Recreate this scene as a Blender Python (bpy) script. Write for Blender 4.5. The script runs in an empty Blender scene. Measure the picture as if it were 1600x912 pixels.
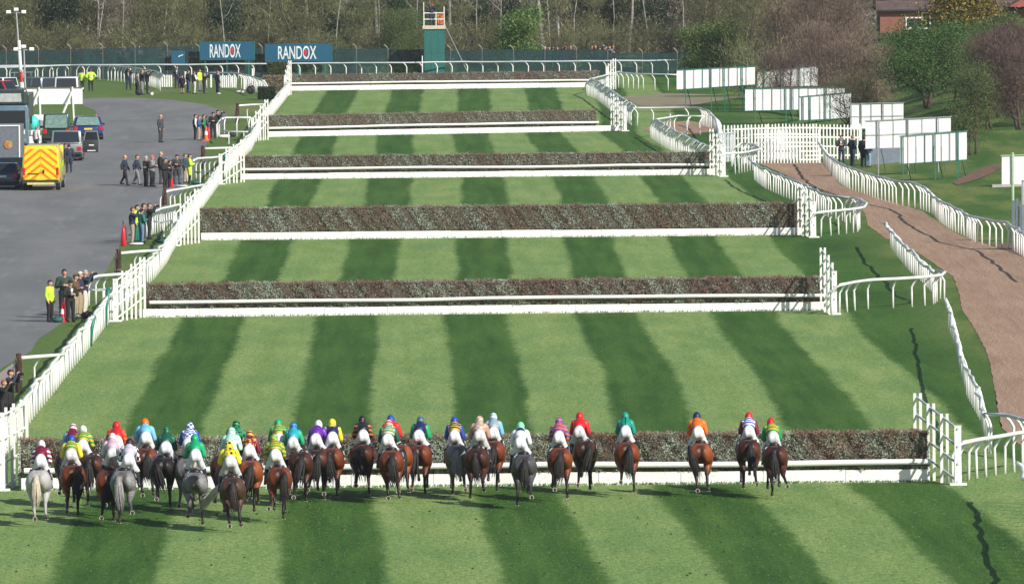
import bpy, bmesh, math, random
import numpy as np
from mathutils import Vector, Matrix, Euler

# ------------------------------------------------------------------ camera, world, sun, exposure
SC = bpy.context.scene
COL = SC.collection
W0, H0, FPX = 1600.0, 912.0, 17778.0
CAM_Z, HORIZON = 19.0, -247.0
PITCH = math.atan((H0 / 2 - HORIZON) / FPX)
ROLL = -0.0085
CAM_POS = Vector((0, 0, CAM_Z))
CAM_ROT = Matrix.Rotation(math.pi / 2 - PITCH, 3, 'X') @ Matrix.Rotation(ROLL, 3, 'Z')
cam_d = bpy.data.cameras.new('camera')
cam = bpy.data.objects.new('camera', cam_d)
COL.objects.link(cam)
cam_d.sensor_width = 36.0
cam_d.lens = 36.0 * FPX / W0
cam_d.clip_start = 5.0
cam_d.clip_end = 9000.0
cam.matrix_world = Matrix.Translation(CAM_POS) @ CAM_ROT.to_4x4()
SC.camera = cam

SUN_TO = Vector((1.05, -1.15, 0.98)).normalized()        # direction from the ground to the sun
world = bpy.data.worlds.new('World')
SC.world = world
world.use_nodes = True
wn = world.node_tree.nodes
bg = wn.get('Background') or wn.new('ShaderNodeBackground')
sky = wn.new('ShaderNodeTexSky')
sky.sky_type = 'NISHITA'
sky.sun_disc = False
sky.sun_elevation = math.asin(SUN_TO.z)
sky.sun_rotation = math.atan2(SUN_TO.x, SUN_TO.y)
world.node_tree.links.new(sky.outputs[0], bg.inputs[0])
bg.inputs[1].default_value = 0.085
sun_d = bpy.data.lights.new('sun', 'SUN')
sun_d.energy = 4.6
sun_d.angle = math.radians(0.53)
sun_d.color = (1.0, 0.95, 0.86)
sun = bpy.data.objects.new('sun', sun_d)
COL.objects.link(sun)
sun.rotation_euler = (-SUN_TO).to_track_quat('-Z', 'Y').to_euler()
SC.view_settings.view_transform = 'Standard'
SC.view_settings.look = 'None'
SC.view_settings.exposure = 0.25
SC.view_settings.gamma = 1.0
SC.cycles.max_bounces = 6
SC.cycles.transparent_max_bounces = 12
SC.cycles.use_denoising = True
HAZE = 0.00005
random.seed(11)
RNG = np.random.default_rng(11)


# ------------------------------------------------------------------ helpers
def sstep(a, b, x):
    t = min(1.0, max(0.0, (x - a) / (b - a)))
    return t * t * (3 - 2 * t)


def gh(x, y):
    """height of the ground"""
    h = 2.6 * sstep(19, 33, x - 0.012 * (y - 700)) * sstep(560, 800, y)
    h += 0.9 * sstep(934, 941, y) * (1 - sstep(18, 26, x))
    h += 0.35 * sstep(17.5, 20, x) * sstep(660, 700, y) * math.sin(y * 0.11 + x * 0.3)
    return h


def ray(px, py):
    d = CAM_ROT @ Vector((px - W0 / 2, H0 / 2 - py, -FPX))
    return d / d.y


def G(px, py, z=None):
    """the point of the ground (or of the level z) that the photograph shows at a pixel"""
    r = ray(px, py)
    if z is not None:
        return CAM_POS + r * ((z - CAM_Z) / r.z)
    zz = 0.0
    for _ in range(14):
        p = CAM_POS + r * ((zz - CAM_Z) / r.z)
        zz += 0.5 * (gh(p.x, p.y) - zz)
    return Vector((p.x, p.y, gh(p.x, p.y)))


def P(px, py, d):
    """the point d metres down the course that the photograph shows at a pixel"""
    return CAM_POS + ray(px, py) * d


def lin(c):
    if isinstance(c, str):
        c = tuple(int(c[i:i + 2], 16) / 255 for i in (0, 2, 4))
        c = tuple(v / 12.92 if v < 0.04045 else ((v + 0.055) / 1.055) ** 2.4 for v in c)
    return (c[0], c[1], c[2], 1.0)


MATS = {}


def newmat(name):
    m = bpy.data.materials.new(name)
    m.use_nodes = True
    nt = m.node_tree
    b = nt.nodes.get('Principled BSDF')
    return m, nt, b


def N(nt, t, **kw):
    n = nt.nodes.new(t)
    for k, v in kw.items():
        setattr(n, k, v)
    return n


def mixcol(nt, fac, a, b, blend='MIX'):
    n = N(nt, 'ShaderNodeMix', data_type='RGBA', blend_type=blend)
    for s, v in ((0, fac), (6, a), (7, b)):
        if hasattr(v, 'links') or isinstance(v, bpy.types.NodeSocket):
            nt.links.new(v, n.inputs[s])
        else:
            n.inputs[s].default_value = v
    return n.outputs[2]


def math_(nt, op, a, b=None, c=None, clamp=False):
    n = N(nt, 'ShaderNodeMath', operation=op, use_clamp=clamp)
    for i, v in enumerate((a, b, c)):
        if v is None:
            continue
        if isinstance(v, bpy.types.NodeSocket):
            nt.links.new(v, n.inputs[i])
        else:
            n.inputs[i].default_value = v
    return n.outputs[0]


def maprange(nt, v, a, b, c=0.0, d=1.0, smooth=True):
    n = N(nt, 'ShaderNodeMapRange', interpolation_type='SMOOTHSTEP' if smooth else 'LINEAR')
    nt.links.new(v, n.inputs[0])
    for i, x in enumerate((a, b, c, d)):
        n.inputs[i + 1].default_value = x
    return n.outputs[0]


def noise(nt, coord, scale, detail=3, rough=0.55, vec=None, dist=0.0):
    if vec is not None:
        mp = N(nt, 'ShaderNodeMapping')
        nt.links.new(coord, mp.inputs[0])
        mp.inputs['Scale'].default_value = vec
        coord = mp.outputs[0]
    n = N(nt, 'ShaderNodeTexNoise')
    nt.links.new(coord, n.inputs['Vector'])
    n.inputs['Scale'].default_value = scale
    n.inputs['Detail'].default_value = detail
    n.inputs['Roughness'].default_value = rough
    n.inputs['Distortion'].default_value = dist
    return n.outputs['Fac']


def simple(name, c, rough=0.6, metal=0.0, var=0.12, nscale=6.0, coat=0.0, bump=0.0, spec=None, stain=0.0):
    """a plain material with a little uneven wear"""
    if name in MATS:
        return MATS[name]
    m, nt, b = newmat(name)
    c = lin(c)
    tc = N(nt, 'ShaderNodeTexCoord')
    f = noise(nt, tc.outputs['Object'], nscale, 4)
    lo = tuple(v * (1 - var) for v in c[:3]) + (1,)
    hi = tuple(min(1, v * (1 + var)) for v in c[:3]) + (1,)
    colr = mixcol(nt, maprange(nt, f, 0.3, 0.7), lo, hi)
    if stain:       # mud splashes and scuffs
        st = noise(nt, tc.outputs['Object'], 3.5, 5, 0.7, (1, 1, 1.6))
        colr = mixcol(nt, maprange(nt, st, 0.54, 0.74, 0, stain), colr, lin((0.30, 0.27, 0.19)))
    nt.links.new(colr, b.inputs['Base Color'])
    b.inputs['Roughness'].default_value = rough
    b.inputs['Metallic'].default_value = metal
    b.inputs['Coat Weight'].default_value = coat
    if spec is not None:
        b.inputs['Specular IOR Level'].default_value = spec
    if bump:
        bp = N(nt, 'ShaderNodeBump')
        bp.inputs['Strength'].default_value = bump
        bp.inputs['Distance'].default_value = 0.02
        nt.links.new(noise(nt, tc.outputs['Object'], nscale * 4, 3), bp.inputs['Height'])
        nt.links.new(bp.outputs[0], b.inputs['Normal'])
    MATS[name] = m
    return m


def leafmat(name, c1, c2, c3=None, transl=0.25, rough=0.6, vary=0.25):
    """foliage whose leaves differ: a per-leaf number picks the tint"""
    if name in MATS:
        return MATS[name]
    m, nt, b = newmat(name)
    at = N(nt, 'ShaderNodeAttribute', attribute_name='tint')
    oi = N(nt, 'ShaderNodeObjectInfo')
    col = mixcol(nt, at.outputs['Fac'], lin(c1), lin(c2))
    if c3:
        col = mixcol(nt, maprange(nt, at.outputs['Fac'], 0.8, 0.95), col, lin(c3))
    hsv = N(nt, 'ShaderNodeHueSaturation')
    nt.links.new(math_(nt, 'ADD', math_(nt, 'MULTIPLY', oi.outputs['Random'], 2 * vary), 1 - vary), hsv.inputs['Value'])
    nt.links.new(math_(nt, 'ADD', math_(nt, 'MULTIPLY', oi.outputs['Random'], 0.04), 0.48), hsv.inputs['Hue'])
    nt.links.new(col, hsv.inputs['Color'])
    nt.links.new(hsv.outputs[0], b.inputs['Base Color'])
    b.inputs['Roughness'].default_value = rough
    if transl:
        tr = N(nt, 'ShaderNodeBsdfTranslucent')
        nt.links.new(hsv.outputs[0], tr.inputs[0])
        mx = N(nt, 'ShaderNodeMixShader')
        mx.inputs[0].default_value = transl
        nt.links.new(b.outputs[0], mx.inputs[1])
        nt.links.new(tr.outputs[0], mx.inputs[2])
        out = nt.nodes.get('Material Output')
        nt.links.new(mx.outputs[0], out.inputs[0])
    MATS[name] = m
    return m


def link(o, parent=None):
    COL.objects.link(o)
    if parent is not None:
        o.parent = parent
    return o


def tag(o, label=None, cat=None, group=None, kind=None):
    if label:
        o['label'] = label
    if cat:
        o['category'] = cat
    if group:
        o['group'] = group
    if kind:
        o['kind'] = kind
    return o


def thing(name, label, cat, loc=(0, 0, 0), rz=0.0, group=None):
    o = bpy.data.objects.new(name, None)
    o.empty_display_size = 0.3
    o.location = loc
    o.rotation_euler = (0, 0, rz)
    link(o)
    return tag(o, label, cat, group)


class MB:
    """collects shapes for ONE mesh"""
    def __init__(s):
        s.v, s.f, s.m = [], [], []

    def add(s, vs, fs, mi=0):
        b = len(s.v)
        s.v += [tuple(v) for v in vs]
        s.f += [tuple(i + b for i in f) for f in fs]
        s.m += [mi] * len(fs)
        return s

    def box(s, c, size, rz=0.0, mi=0, rx=0.0, ry=0.0):
        R = Euler((rx, ry, rz)).to_matrix()
        c = Vector(c)
        vs = []
        for k in range(8):
            q = Vector(((k & 1) - .5, ((k >> 1) & 1) - .5, ((k >> 2) & 1) - .5))
            vs.append(c + R @ Vector((q.x * size[0], q.y * size[1], q.z * size[2])))
        return s.add(vs, [(0, 2, 3, 1), (4, 5, 7, 6), (0, 1, 5, 4), (2, 6, 7, 3), (0, 4, 6, 2), (1, 3, 7, 5)], mi)

    def beam(s, a, b, w, h=None, mi=0):
        """square bar from a to b"""
        h = h or w
        a, b = Vector(a), Vector(b)
        d = (b - a).normalized()
        up = Vector((0, 0, 1)) if abs(d.z) < 0.95 else Vector((0, 1, 0))
        x = d.cross(up).normalized()
        u = x.cross(d).normalized()
        vs = [p + x * sx * w / 2 + u * su * h / 2 for p in (a, b) for sx, su in ((-1, -1), (1, -1), (1, 1), (-1, 1))]
        return s.add(vs, [(3, 2, 1, 0), (4, 5, 6, 7), (0, 1, 5, 4), (1, 2, 6, 5), (2, 3, 7, 6), (3, 0, 4, 7)], mi)

    def tube(s, pts, r, n=6, mi=0, cap=True):
        pts = [Vector(p) for p in pts]
        rs = r if isinstance(r, (list, tuple)) else [r] * len(pts)
        vs, fs = [], []
        prev = None
        for i, p in enumerate(pts):
            d = (pts[min(i + 1, len(pts) - 1)] - pts[max(i - 1, 0)])
            d = d.normalized() if d.length > 1e-9 else Vector((0, 0, 1))
            if prev is None:
                up = Vector((0, 0, 1)) if abs(d.z) < 0.9 else Vector((0, 1, 0))
                x = d.cross(up).normalized()
            else:
                x = (prev - d * prev.dot(d)).normalized()
            prev = x
            y = d.cross(x)
            for k in range(n):
                a = 2 * math.pi * k / n
                vs.append(p + (x * math.cos(a) + y * math.sin(a)) * rs[i])
        for i in range(len(pts) - 1):
            for k in range(n):
                a, b = i * n + k, i * n + (k + 1) % n
                fs.append((a, a + n, b + n, b))
        if cap:
            fs.append(tuple(range(n)))
            fs.append(tuple(reversed(range((len(pts) - 1) * n, len(pts) * n))))
        return s.add(vs, fs, mi)

    def ball(s, c, r, mi=0, nu=10, nv=6, R=None):
        c = Vector(c)
        r = (r, r, r) if not isinstance(r, (tuple, list)) else r
        vs = [Vector((0, 0, r[2]))]
        for j in range(1, nv):
            t = math.pi * j / nv
            for i in range(nu):
                a = 2 * math.pi * i / nu
                vs.append(Vector((r[0] * math.sin(t) * math.cos(a), r[1] * math.sin(t) * math.sin(a), r[2] * math.cos(t))))
        vs.append(Vector((0, 0, -r[2])))
        fs = []
        for i in range(nu):
            fs.append((0, 1 + i, 1 + (i + 1) % nu))
            for j in range(nv - 2):
                a, b = 1 + j * nu + i, 1 + j * nu + (i + 1) % nu
                fs.append((a, a + nu, b + nu, b))
            fs.append((len(vs) - 1, 1 + (nv - 2) * nu + (i + 1) % nu, 1 + (nv - 2) * nu + i))
        if R is not None:
            vs = [R @ v for v in vs]
        return s.add([c + v for v in vs], fs, mi)

    def prism(s, poly, axis, lo, hi, mi=0):
        """polygon extruded along an axis: poly gives the two other coordinates"""
        def mk(a, b, t):
            return {'x': (t, a, b), 'y': (a, t, b), 'z': (a, b, t)}[axis]
        n = len(poly)
        vs = [mk(a, b, lo) for a, b in poly] + [mk(a, b, hi) for a, b in poly]
        fs = [tuple(range(n)), tuple(reversed(range(n, 2 * n)))]
        for i in range(n):
            j = (i + 1) % n
            fs.append((i, i + n, j + n, j))
        return s.add(vs, fs, mi)

    def quadplate(s, q, t, mi=0):
        """four corners thickened by t along the normal"""
        q = [Vector(p) for p in q]
        n = (q[1] - q[0]).cross(q[3] - q[0]).normalized()
        vs = q + [p + n * t for p in q]
        return s.add(vs, [(3, 2, 1, 0), (4, 5, 6, 7), (0, 1, 5, 4), (1, 2, 6, 5), (2, 3, 7, 6), (3, 0, 4, 7)], mi)

    def mesh(s, name, smooth=False, bevel=0.0):
        me = bpy.data.meshes.new(name)
        me.from_pydata(s.v, [], s.f)
        if any(s.m):
            me.polygons.foreach_set('material_index', s.m)
        bm = bmesh.new()
        bm.from_mesh(me)
        bmesh.ops.recalc_face_normals(bm, faces=bm.faces)
        if bevel:
            eds = [e for e in bm.edges if len(e.link_faces) == 2 and e.calc_face_angle(0) > 0.5]
            bmesh.ops.bevel(bm, geom=eds, offset=bevel, segments=2, affect='EDGES', profile=0.5, clamp_overlap=True)
        bm.to_mesh(me)
        bm.free()
        if smooth:
            me.polygons.foreach_set('use_smooth', [True] * len(me.polygons))
            if bevel == 0 and smooth != 'all':
                me.update()
        return me

    def build(s, name, mats, parent=None, smooth=False, bevel=0.0, loc=None):
        me = s.mesh(name, smooth, bevel)
        for m in (mats if isinstance(mats, (list, tuple)) else [mats]):
            me.materials.append(m)
        o = bpy.data.objects.new(name, me)
        if loc:
            o.location = loc
        return link(o, parent)


def obj(name, me, parent=None, loc=(0, 0, 0), rot=(0, 0, 0), scale=(1, 1, 1)):
    o = bpy.data.objects.new(name, me)
    o.location, o.rotation_euler, o.scale = loc, rot, scale
    return link(o, parent)


def leaves_mesh(name, c, d, w, l, tint, mat, curl=0.0):
    """many small leaf or twig quads: centres c, long axes d, half widths w, lengths l"""
    n = len(c)
    d = d / (np.linalg.norm(d, axis=1, keepdims=True) + 1e-9)
    r = RNG.normal(size=(n, 3))
    x = np.cross(d, r)
    x /= (np.linalg.norm(x, axis=1, keepdims=True) + 1e-9)
    w = np.broadcast_to(np.asarray(w, float), (n,))[:, None]
    l = np.broadcast_to(np.asarray(l, float), (n,))[:, None]
    v = np.empty((n, 4, 3))
    v[:, 0] = c - x * w * 0.25
    v[:, 1] = c + d * l * 0.5 - x * w
    v[:, 2] = c + d * l
    v[:, 3] = c + d * l * 0.45 + x * w
    me = bpy.data.meshes.new(name)
    me.vertices.add(n * 4)
    me.vertices.foreach_set('co', v.ravel())
    me.loops.add(n * 4)
    me.loops.foreach_set('vertex_index', np.arange(n * 4, dtype=np.int32))
    me.polygons.add(n)
    me.polygons.foreach_set('loop_start', np.arange(n, dtype=np.int32) * 4)
    me.polygons.foreach_set('loop_total', np.full(n, 4, np.int32))
    me.update()
    me.validate()
    a = me.attributes.new('tint', 'FLOAT', 'FACE')
    a.data.foreach_set('value', np.asarray(tint, np.float32))
    for m in (mat if isinstance(mat, list) else [mat]):
        me.materials.append(m)
    return me


def bake(name, parts, voxel, faces, smooth=2, shrink=0.0):
    """one continuous skin round overlapping balls and tapered limbs; returns vertices and faces"""
    mb = MB()
    for p in parts:
        if p[1] == 'e':
            _, _, c, r, *rot = p
            mb.ball(c, tuple(r), nu=16, nv=10, R=Euler(rot[0]).to_matrix() if rot else None)
        else:
            _, _, a, ra, b, rb = p
            a, b = Vector(a), Vector(b)
            mb.ball(a, ra, nu=12, nv=8)
            mb.ball(b, rb, nu=12, nv=8)
            mb.tube([a, a.lerp(b, .5), b], [ra, (ra + rb) / 2, rb], 12)
    me = mb.mesh(name)
    o = bpy.data.objects.new(name, me)
    COL.objects.link(o)
    m = o.modifiers.new('r', 'REMESH')
    m.mode = 'VOXEL'
    m.voxel_size = voxel
    s = o.modifiers.new('s', 'SMOOTH')
    s.factor, s.iterations = 0.5, smooth
    dg = bpy.context.evaluated_depsgraph_get()
    nf = len(o.evaluated_get(dg).data.polygons)
    de = o.modifiers.new('d', 'DECIMATE')
    de.ratio = min(1.0, faces / max(1, nf * 2))
    dg = bpy.context.evaluated_depsgraph_get()
    ev = o.evaluated_get(dg).to_mesh()
    V = np.empty(len(ev.vertices) * 3)
    ev.vertices.foreach_get('co', V)
    V = V.reshape(-1, 3)
    Nn = np.empty(len(ev.vertices) * 3)
    ev.vertices.foreach_get('normal', Nn)
    Nn = Nn.reshape(-1, 3)
    F = [tuple(p.vertices) for p in ev.polygons]
    bpy.data.objects.remove(o)
    bpy.data.meshes.remove(me)
    # label of the nearest primitive for each face
    C = np.array([V[list(f)].mean(axis=0) for f in F])
    best = np.full(len(F), 1e9)
    lab = np.zeros(len(F), int)
    names = []
    for p in parts:
        if p[0] not in names:
            names.append(p[0])
        if p[1] == 'e':
            c, r = np.array(p[2]), np.array(p[3])
            q = (C - c) / r
            k = np.linalg.norm(q, axis=1)
            dist = (k - 1) * r.min()
        else:
            a, ra, b, rb = np.array(p[2], float), p[3], np.array(p[4], float), p[5]
            ab = b - a
            t = np.clip(((C - a) @ ab) / (ab @ ab + 1e-9), 0, 1)
            dist = np.linalg.norm(C - (a + t[:, None] * ab), axis=1) - (ra + t * (rb - ra))
        w = dist < best
        best[w] = dist[w]
        lab[w] = names.index(p[0])
    return dict(V=V, N=Nn, F=F, lab=[names[i] for i in lab], C=C)


def skin_mesh(name, bk, slots, slot_of=None):
    me = bpy.data.meshes.new(name)
    me.from_pydata([tuple(v) for v in bk['V']], [], bk['F'])
    for _ in range(slots):
        me.materials.append(None)
    if slot_of:
        me.polygons.foreach_set('material_index', [slot_of(l, c) for l, c in zip(bk['lab'], bk['C'])])
    me.polygons.foreach_set('use_smooth', [True] * len(me.polygons))
    return me


def cloth_mesh(name, bk, pick, off, slots=1, slot_of=None):
    """cloth lying over the picked faces of a body"""
    sel = [i for i, (l, c) in enumerate(zip(bk['lab'], bk['C'])) if pick(l, c)]
    used = sorted({v for i in sel for v in bk['F'][i]})
    ix = {v: k for k, v in enumerate(used)}
    V = [tuple(bk['V'][v] + bk['N'][v] * off) for v in used]
    me = bpy.data.meshes.new(name)
    me.from_pydata(V, [], [tuple(ix[v] for v in bk['F'][i]) for i in sel])
    for _ in range(slots):
        me.materials.append(None)
    if slot_of:
        me.polygons.foreach_set('material_index', [slot_of(bk['lab'][i], bk['C'][i]) for i in sel])
    me.polygons.foreach_set('use_smooth', [True] * len(me.polygons))
    return me


def dress(o, mats):
    for i, m in enumerate(mats):
        o.material_slots[i].link = 'OBJECT'
        o.material_slots[i].material = m
    return o

# ------------------------------------------------------------------ the ground
ROWS = [(100, (545, 641, 737, 833, 929)), (142, (535, 637, 739, 845, 950)), (172, (519, 630, 741, 853, 965)), (212, (499, 617, 734, 850, 968)),
        (235, (491, 619, 743, 870, 1005)), (285, (465, 609, 756, 900, 1039)), (318, (452, 606, 758, 917, 1070)),
        (380, (415, 586, 753, 921, 1083)), (430, (397, 578, 757, 936, 1116)), (490, (335, 543, 743, 945, 1160)),
        (540, (317, 538, 752, 968, 1192)), (580, (295, 531, 761, 998, 1232)), (625, (275, 525, 766, 1010, 1270)), (670, (257, 520, 773, 1020, 1295)),
        (770, (215, 520, 803, 1095, 1410)), (820, (187, 517, 828, 1142, 1480)), (912, (165, 522, 872, 1215, 1570)),
        (1000, (145, 525, 905, 1285, 1665))]
MOW = []
for py, xs in ROWS:
    ps = [G(x, py, 0.0) for x in xs]
    MOW.append((ps[2].y, [p.x for p in ps]))
MOW.sort()
MY = np.array([m[0] for m in MOW])
MX = np.array([m[1] for m in MOW])


def mow(x, y):
    xs = np.array([np.interp(y, MY, MX[:, k]) for k in range(5)])
    if x < xs[0]:
        u = (x - xs[0]) / (xs[1] - xs[0])
    elif x > xs[4]:
        u = 4 + (x - xs[4]) / (xs[4] - xs[3])
    else:
        u = float(np.interp(x, xs, np.arange(5)))
    return min(5.0, max(-0.5, u))


def arange(*seg):
    out = []
    for a, b, s in seg:
        out += list(np.arange(a, b, s))
    return out


gx = arange((-3000, -300, 900), (-300, -60, 60), (-60, -24, 4), (-24, 40, 1.0), (40, 80, 4), (80, 300, 55), (300, 3001, 900))
gy = arange((-600, 200, 200), (200, 260, 20), (260, 560, 4), (560, 1000, 6), (1000, 1400, 50), (1400, 6500, 1000))
gv, gf, gu = [], [], []
for y in gy:
    for x in gx:
        gv.append((x, y, gh(x, y)))
        gu.append(mow(x, y) if -30 < x < 45 and 250 < y < 1000 else -0.5)
nx = len(gx)
for j in range(len(gy) - 1):
    for i in range(nx - 1):
        a = j * nx + i
        gf.append((a, a + 1, a + nx + 1, a + nx))
gme = bpy.data.meshes.new('ground')
gme.from_pydata(gv, [], gf)
at = gme.attributes.new('mow', 'FLOAT', 'POINT')
at.data.foreach_set('value', np.array(gu, np.float32))


def grass_material():
    m, nt, b = newmat('turf')
    tc = N(nt, 'ShaderNodeTexCoord')
    co = tc.outputs['Object']
    at = N(nt, 'ShaderNodeAttribute', attribute_name='mow')
    wob = noise(nt, co, 1.0, 3, 0.6, (0.5, 0.06, 1))
    wob2 = noise(nt, co, 1.0, 3, 0.6, (3.0, 0.6, 1))
    u = math_(nt, 'ADD', at.outputs['Fac'], math_(nt, 'MULTIPLY', math_(nt, 'SUBTRACT', wob, 0.5), 0.12))
    u = math_(nt, 'ADD', u, math_(nt, 'MULTIPLY', math_(nt, 'SUBTRACT', wob2, 0.5), 0.09))
    cs = math_(nt, 'COSINE', math_(nt, 'MULTIPLY', u, 2 * math.pi))
    dark = maprange(nt, cs, -0.16, 0.32)
    # narrow passes of the mower inside each stripe
    cmb = N(nt, 'ShaderNodeCombineXYZ')
    nt.links.new(math_(nt, 'MULTIPLY', u, 7.0), cmb.inputs[0])
    sep = N(nt, 'ShaderNodeSeparateXYZ')
    nt.links.new(co, sep.inputs[0])
    nt.links.new(math_(nt, 'MULTIPLY', sep.outputs[1], 0.035), cmb.inputs[1])
    passes = noise(nt, cmb.outputs[0], 1.0, 3, 0.6)
    light_c = mixcol(nt, maprange(nt, passes, 0.3, 0.7), lin((0.176, 0.274, 0.085)), lin((0.218, 0.314, 0.111)))
    dark_c = mixcol(nt, maprange(nt, passes, 0.3, 0.7), lin((0.034, 0.096, 0.012)), lin((0.066, 0.148, 0.024)))
    col = mixcol(nt, dark, light_c, dark_c)
    # broad patches, tufts and fine grain
    patch = noise(nt, co, 1.0, 5, 0.65, (0.45, 0.10, 1))
    col = mixcol(nt, 1.0, col, mixcol(nt, maprange(nt, patch, 0.3, 0.72), (0.78, 0.87, 0.84, 1), (1.17, 1.08, 1.06, 1)), 'MULTIPLY')
    tuft = noise(nt, co, 1.0, 3, 0.65, (5.0, 2.0, 1))
    col = mixcol(nt, 1.0, col, mixcol(nt, maprange(nt, tuft, 0.3, 0.7), (0.74, 0.80, 0.74, 1), (1.24, 1.18, 1.16, 1)), 'MULTIPLY')
    grain = noise(nt, co, 1.0, 2, 0.7, (13, 4.0, 1))
    col = mixcol(nt, 1.0, col, mixcol(nt, maprange(nt, grain, 0.25, 0.75), (0.62, 0.68, 0.62, 1), (1.38, 1.32, 1.32, 1)), 'MULTIPLY')
    # hoof prints and divots
    vo = N(nt, 'ShaderNodeTexVoronoi')
    mp2 = N(nt, 'ShaderNodeMapping')
    nt.links.new(co, mp2.inputs[0])
    mp2.inputs['Scale'].default_value = (1.5, .55, 1)
    nt.links.new(mp2.outputs[0], vo.inputs['Vector'])
    vo.inputs['Scale'].default_value = 1.0
    worn_near = math_(nt, 'MULTIPLY', maprange(nt, sep.outputs[1], 352, 318, 0.35, 1.0), maprange(nt, noise(nt, co, 1.0, 3, 0.6, (.25, .05, 1)), .42, .62))
    col = mixcol(nt, math_(nt, 'MULTIPLY', worn_near, maprange(nt, vo.outputs['Distance'], .13, .05, 0, .75)), col, lin((0.045, 0.06, 0.02)))
    # worn yellowish ground away from the course
    worn = maprange(nt, noise(nt, co, 1.0, 3, 0.6, (0.12, 0.03, 1)), 0.5, 0.75)
    off = maprange(nt, sep.outputs[0], -16.2, -17.2)
    off2 = maprange(nt, sep.outputs[0], 15.0, 18.0)
    offb = math_(nt, 'MAXIMUM', off, off2)
    rough_c = mixcol(nt, worn, lin((0.105, 0.17, 0.04)), lin((0.19, 0.215, 0.085)))
    rough_r = mixcol(nt, maprange(nt, noise(nt, co, 1.0, 3, 0.6, (0.4, 0.06, 1)), 0.35, 0.7), lin((0.055, 0.125, 0.020)), lin((0.165, 0.205, 0.055)))
    g2 = mixcol(nt, 1.0, mixcol(nt, off2, rough_c, rough_r), mixcol(nt, maprange(nt, tuft, 0.3, 0.7), (0.75, 0.8, 0.75, 1), (1.2, 1.15, 1.1, 1)), 'MULTIPLY')
    col = mixcol(nt, offb, col, g2)
    nt.links.new(col, b.inputs['Base Color'])
    b.inputs['Roughness'].default_value = 0.85
    b.inputs['Specular IOR Level'].default_value = 0.15
    bp = N(nt, 'ShaderNodeBump')
    bp.inputs['Strength'].default_value = 0.5
    bp.inputs['Distance'].default_value = 0.06
    nt.links.new(grain, bp.inputs['Height'])
    nt.links.new(bp.outputs[0], b.inputs['Normal'])
    return m


TURF = grass_material()
gme.materials.append(TURF)
ground = link(bpy.data.objects.new('ground', gme))
tag(ground, 'mown racecourse turf in light and dark green stripes', kind='structure')


def sheet(name, pts, z, mat, label, step=None):
    """flat area traced on the ground, cut into short pieces so that it follows the terrain"""
    bm = bmesh.new()
    vs = [bm.verts.new((p.x, p.y, 0)) for p in pts]
    bm.faces.new(vs)
    if step:
        ys = [p.y for p in pts]
        y = min(ys) + step
        while y < max(ys):
            bmesh.ops.bisect_plane(bm, geom=bm.verts[:] + bm.edges[:] + bm.faces[:], plane_co=(0, y, 0), plane_no=(0, 1, 0))
            y += step
        xs = [p.x for p in pts]
        x = min(xs) + 1.0
        while x < max(xs):
            bmesh.ops.bisect_plane(bm, geom=bm.verts[:] + bm.edges[:] + bm.faces[:], plane_co=(x, 0, 0), plane_no=(1, 0, 0))
            x += 1.0
    for v in bm.verts:
        v.co.z = gh(v.co.x, v.co.y) + z
    bmesh.ops.triangulate(bm, faces=bm.faces)
    bmesh.ops.recalc_face_normals(bm, faces=bm.faces)
    for f in bm.faces:
        if f.normal.z < 0:
            f.normal_flip()
    me = bpy.data.meshes.new(name)
    bm.to_mesh(me)
    bm.free()
    me.materials.append(mat)
    o = link(bpy.data.objects.new(name, me))
    return tag(o, label, kind='structure')


def wobble_edge(pix, n=3, amp=0.03):
    """points between traced pixels, with a slightly uneven edge"""
    out = []
    P3 = [G(x, y, 0.0) for x, y in pix]
    for a, b in zip(P3[:-1], P3[1:]):
        k = max(1, int((b - a).length / 1.2))
        k = min(k, 60)
        for i in range(k):
            p = a.lerp(b, i / k)
            out.append(Vector((p.x + random.uniform(-amp, amp), p.y, 0)))
    out.append(P3[-1])
    return out


def road_material():
    m, nt, b = newmat('tarmac')
    tc = N(nt, 'ShaderNodeTexCoord')
    co = tc.outputs['Object']
    a = noise(nt, co, 1.0, 4, 0.6, (0.35, 0.05, 1))
    g = noise(nt, co, 1.0, 3, 0.7, (9, 3, 1))
    col = mixcol(nt, maprange(nt, a, 0.3, 0.7), lin((0.16, 0.162, 0.163)), lin((0.205, 0.206, 0.205)))
    col = mixcol(nt, 1.0, col, mixcol(nt, g, (0.85, 0.85, 0.85, 1), (1.15, 1.15, 1.15, 1)), 'MULTIPLY')
    # darker seams across and along
    sep = N(nt, 'ShaderNodeSeparateXYZ')
    nt.links.new(co, sep.inputs[0])
    wv = math_(nt, 'ABSOLUTE', math_(nt, 'SUBTRACT', math_(nt, 'FRACT', math_(nt, 'ADD', math_(nt, 'MULTIPLY', sep.outputs[1], 0.021), math_(nt, 'MULTIPLY', a, 0.15))), 0.5))
    col = mixcol(nt, maprange(nt, wv, 0.008, 0.0, 0, 0.3), col, lin((0.08, 0.085, 0.09)))
    worn = maprange(nt, noise(nt, co, 1.0, 5, 0.65, (0.9, 0.07, 1)), 0.52, 0.72, 0, 0.6)
    col = mixcol(nt, worn, col, lin((0.26, 0.26, 0.265)))
    nt.links.new(col, b.inputs['Base Color'])
    b.inputs['Roughness'].default_value = 0.85
    b.inputs['Specular IOR Level'].default_value = 0.2
    return m


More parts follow.
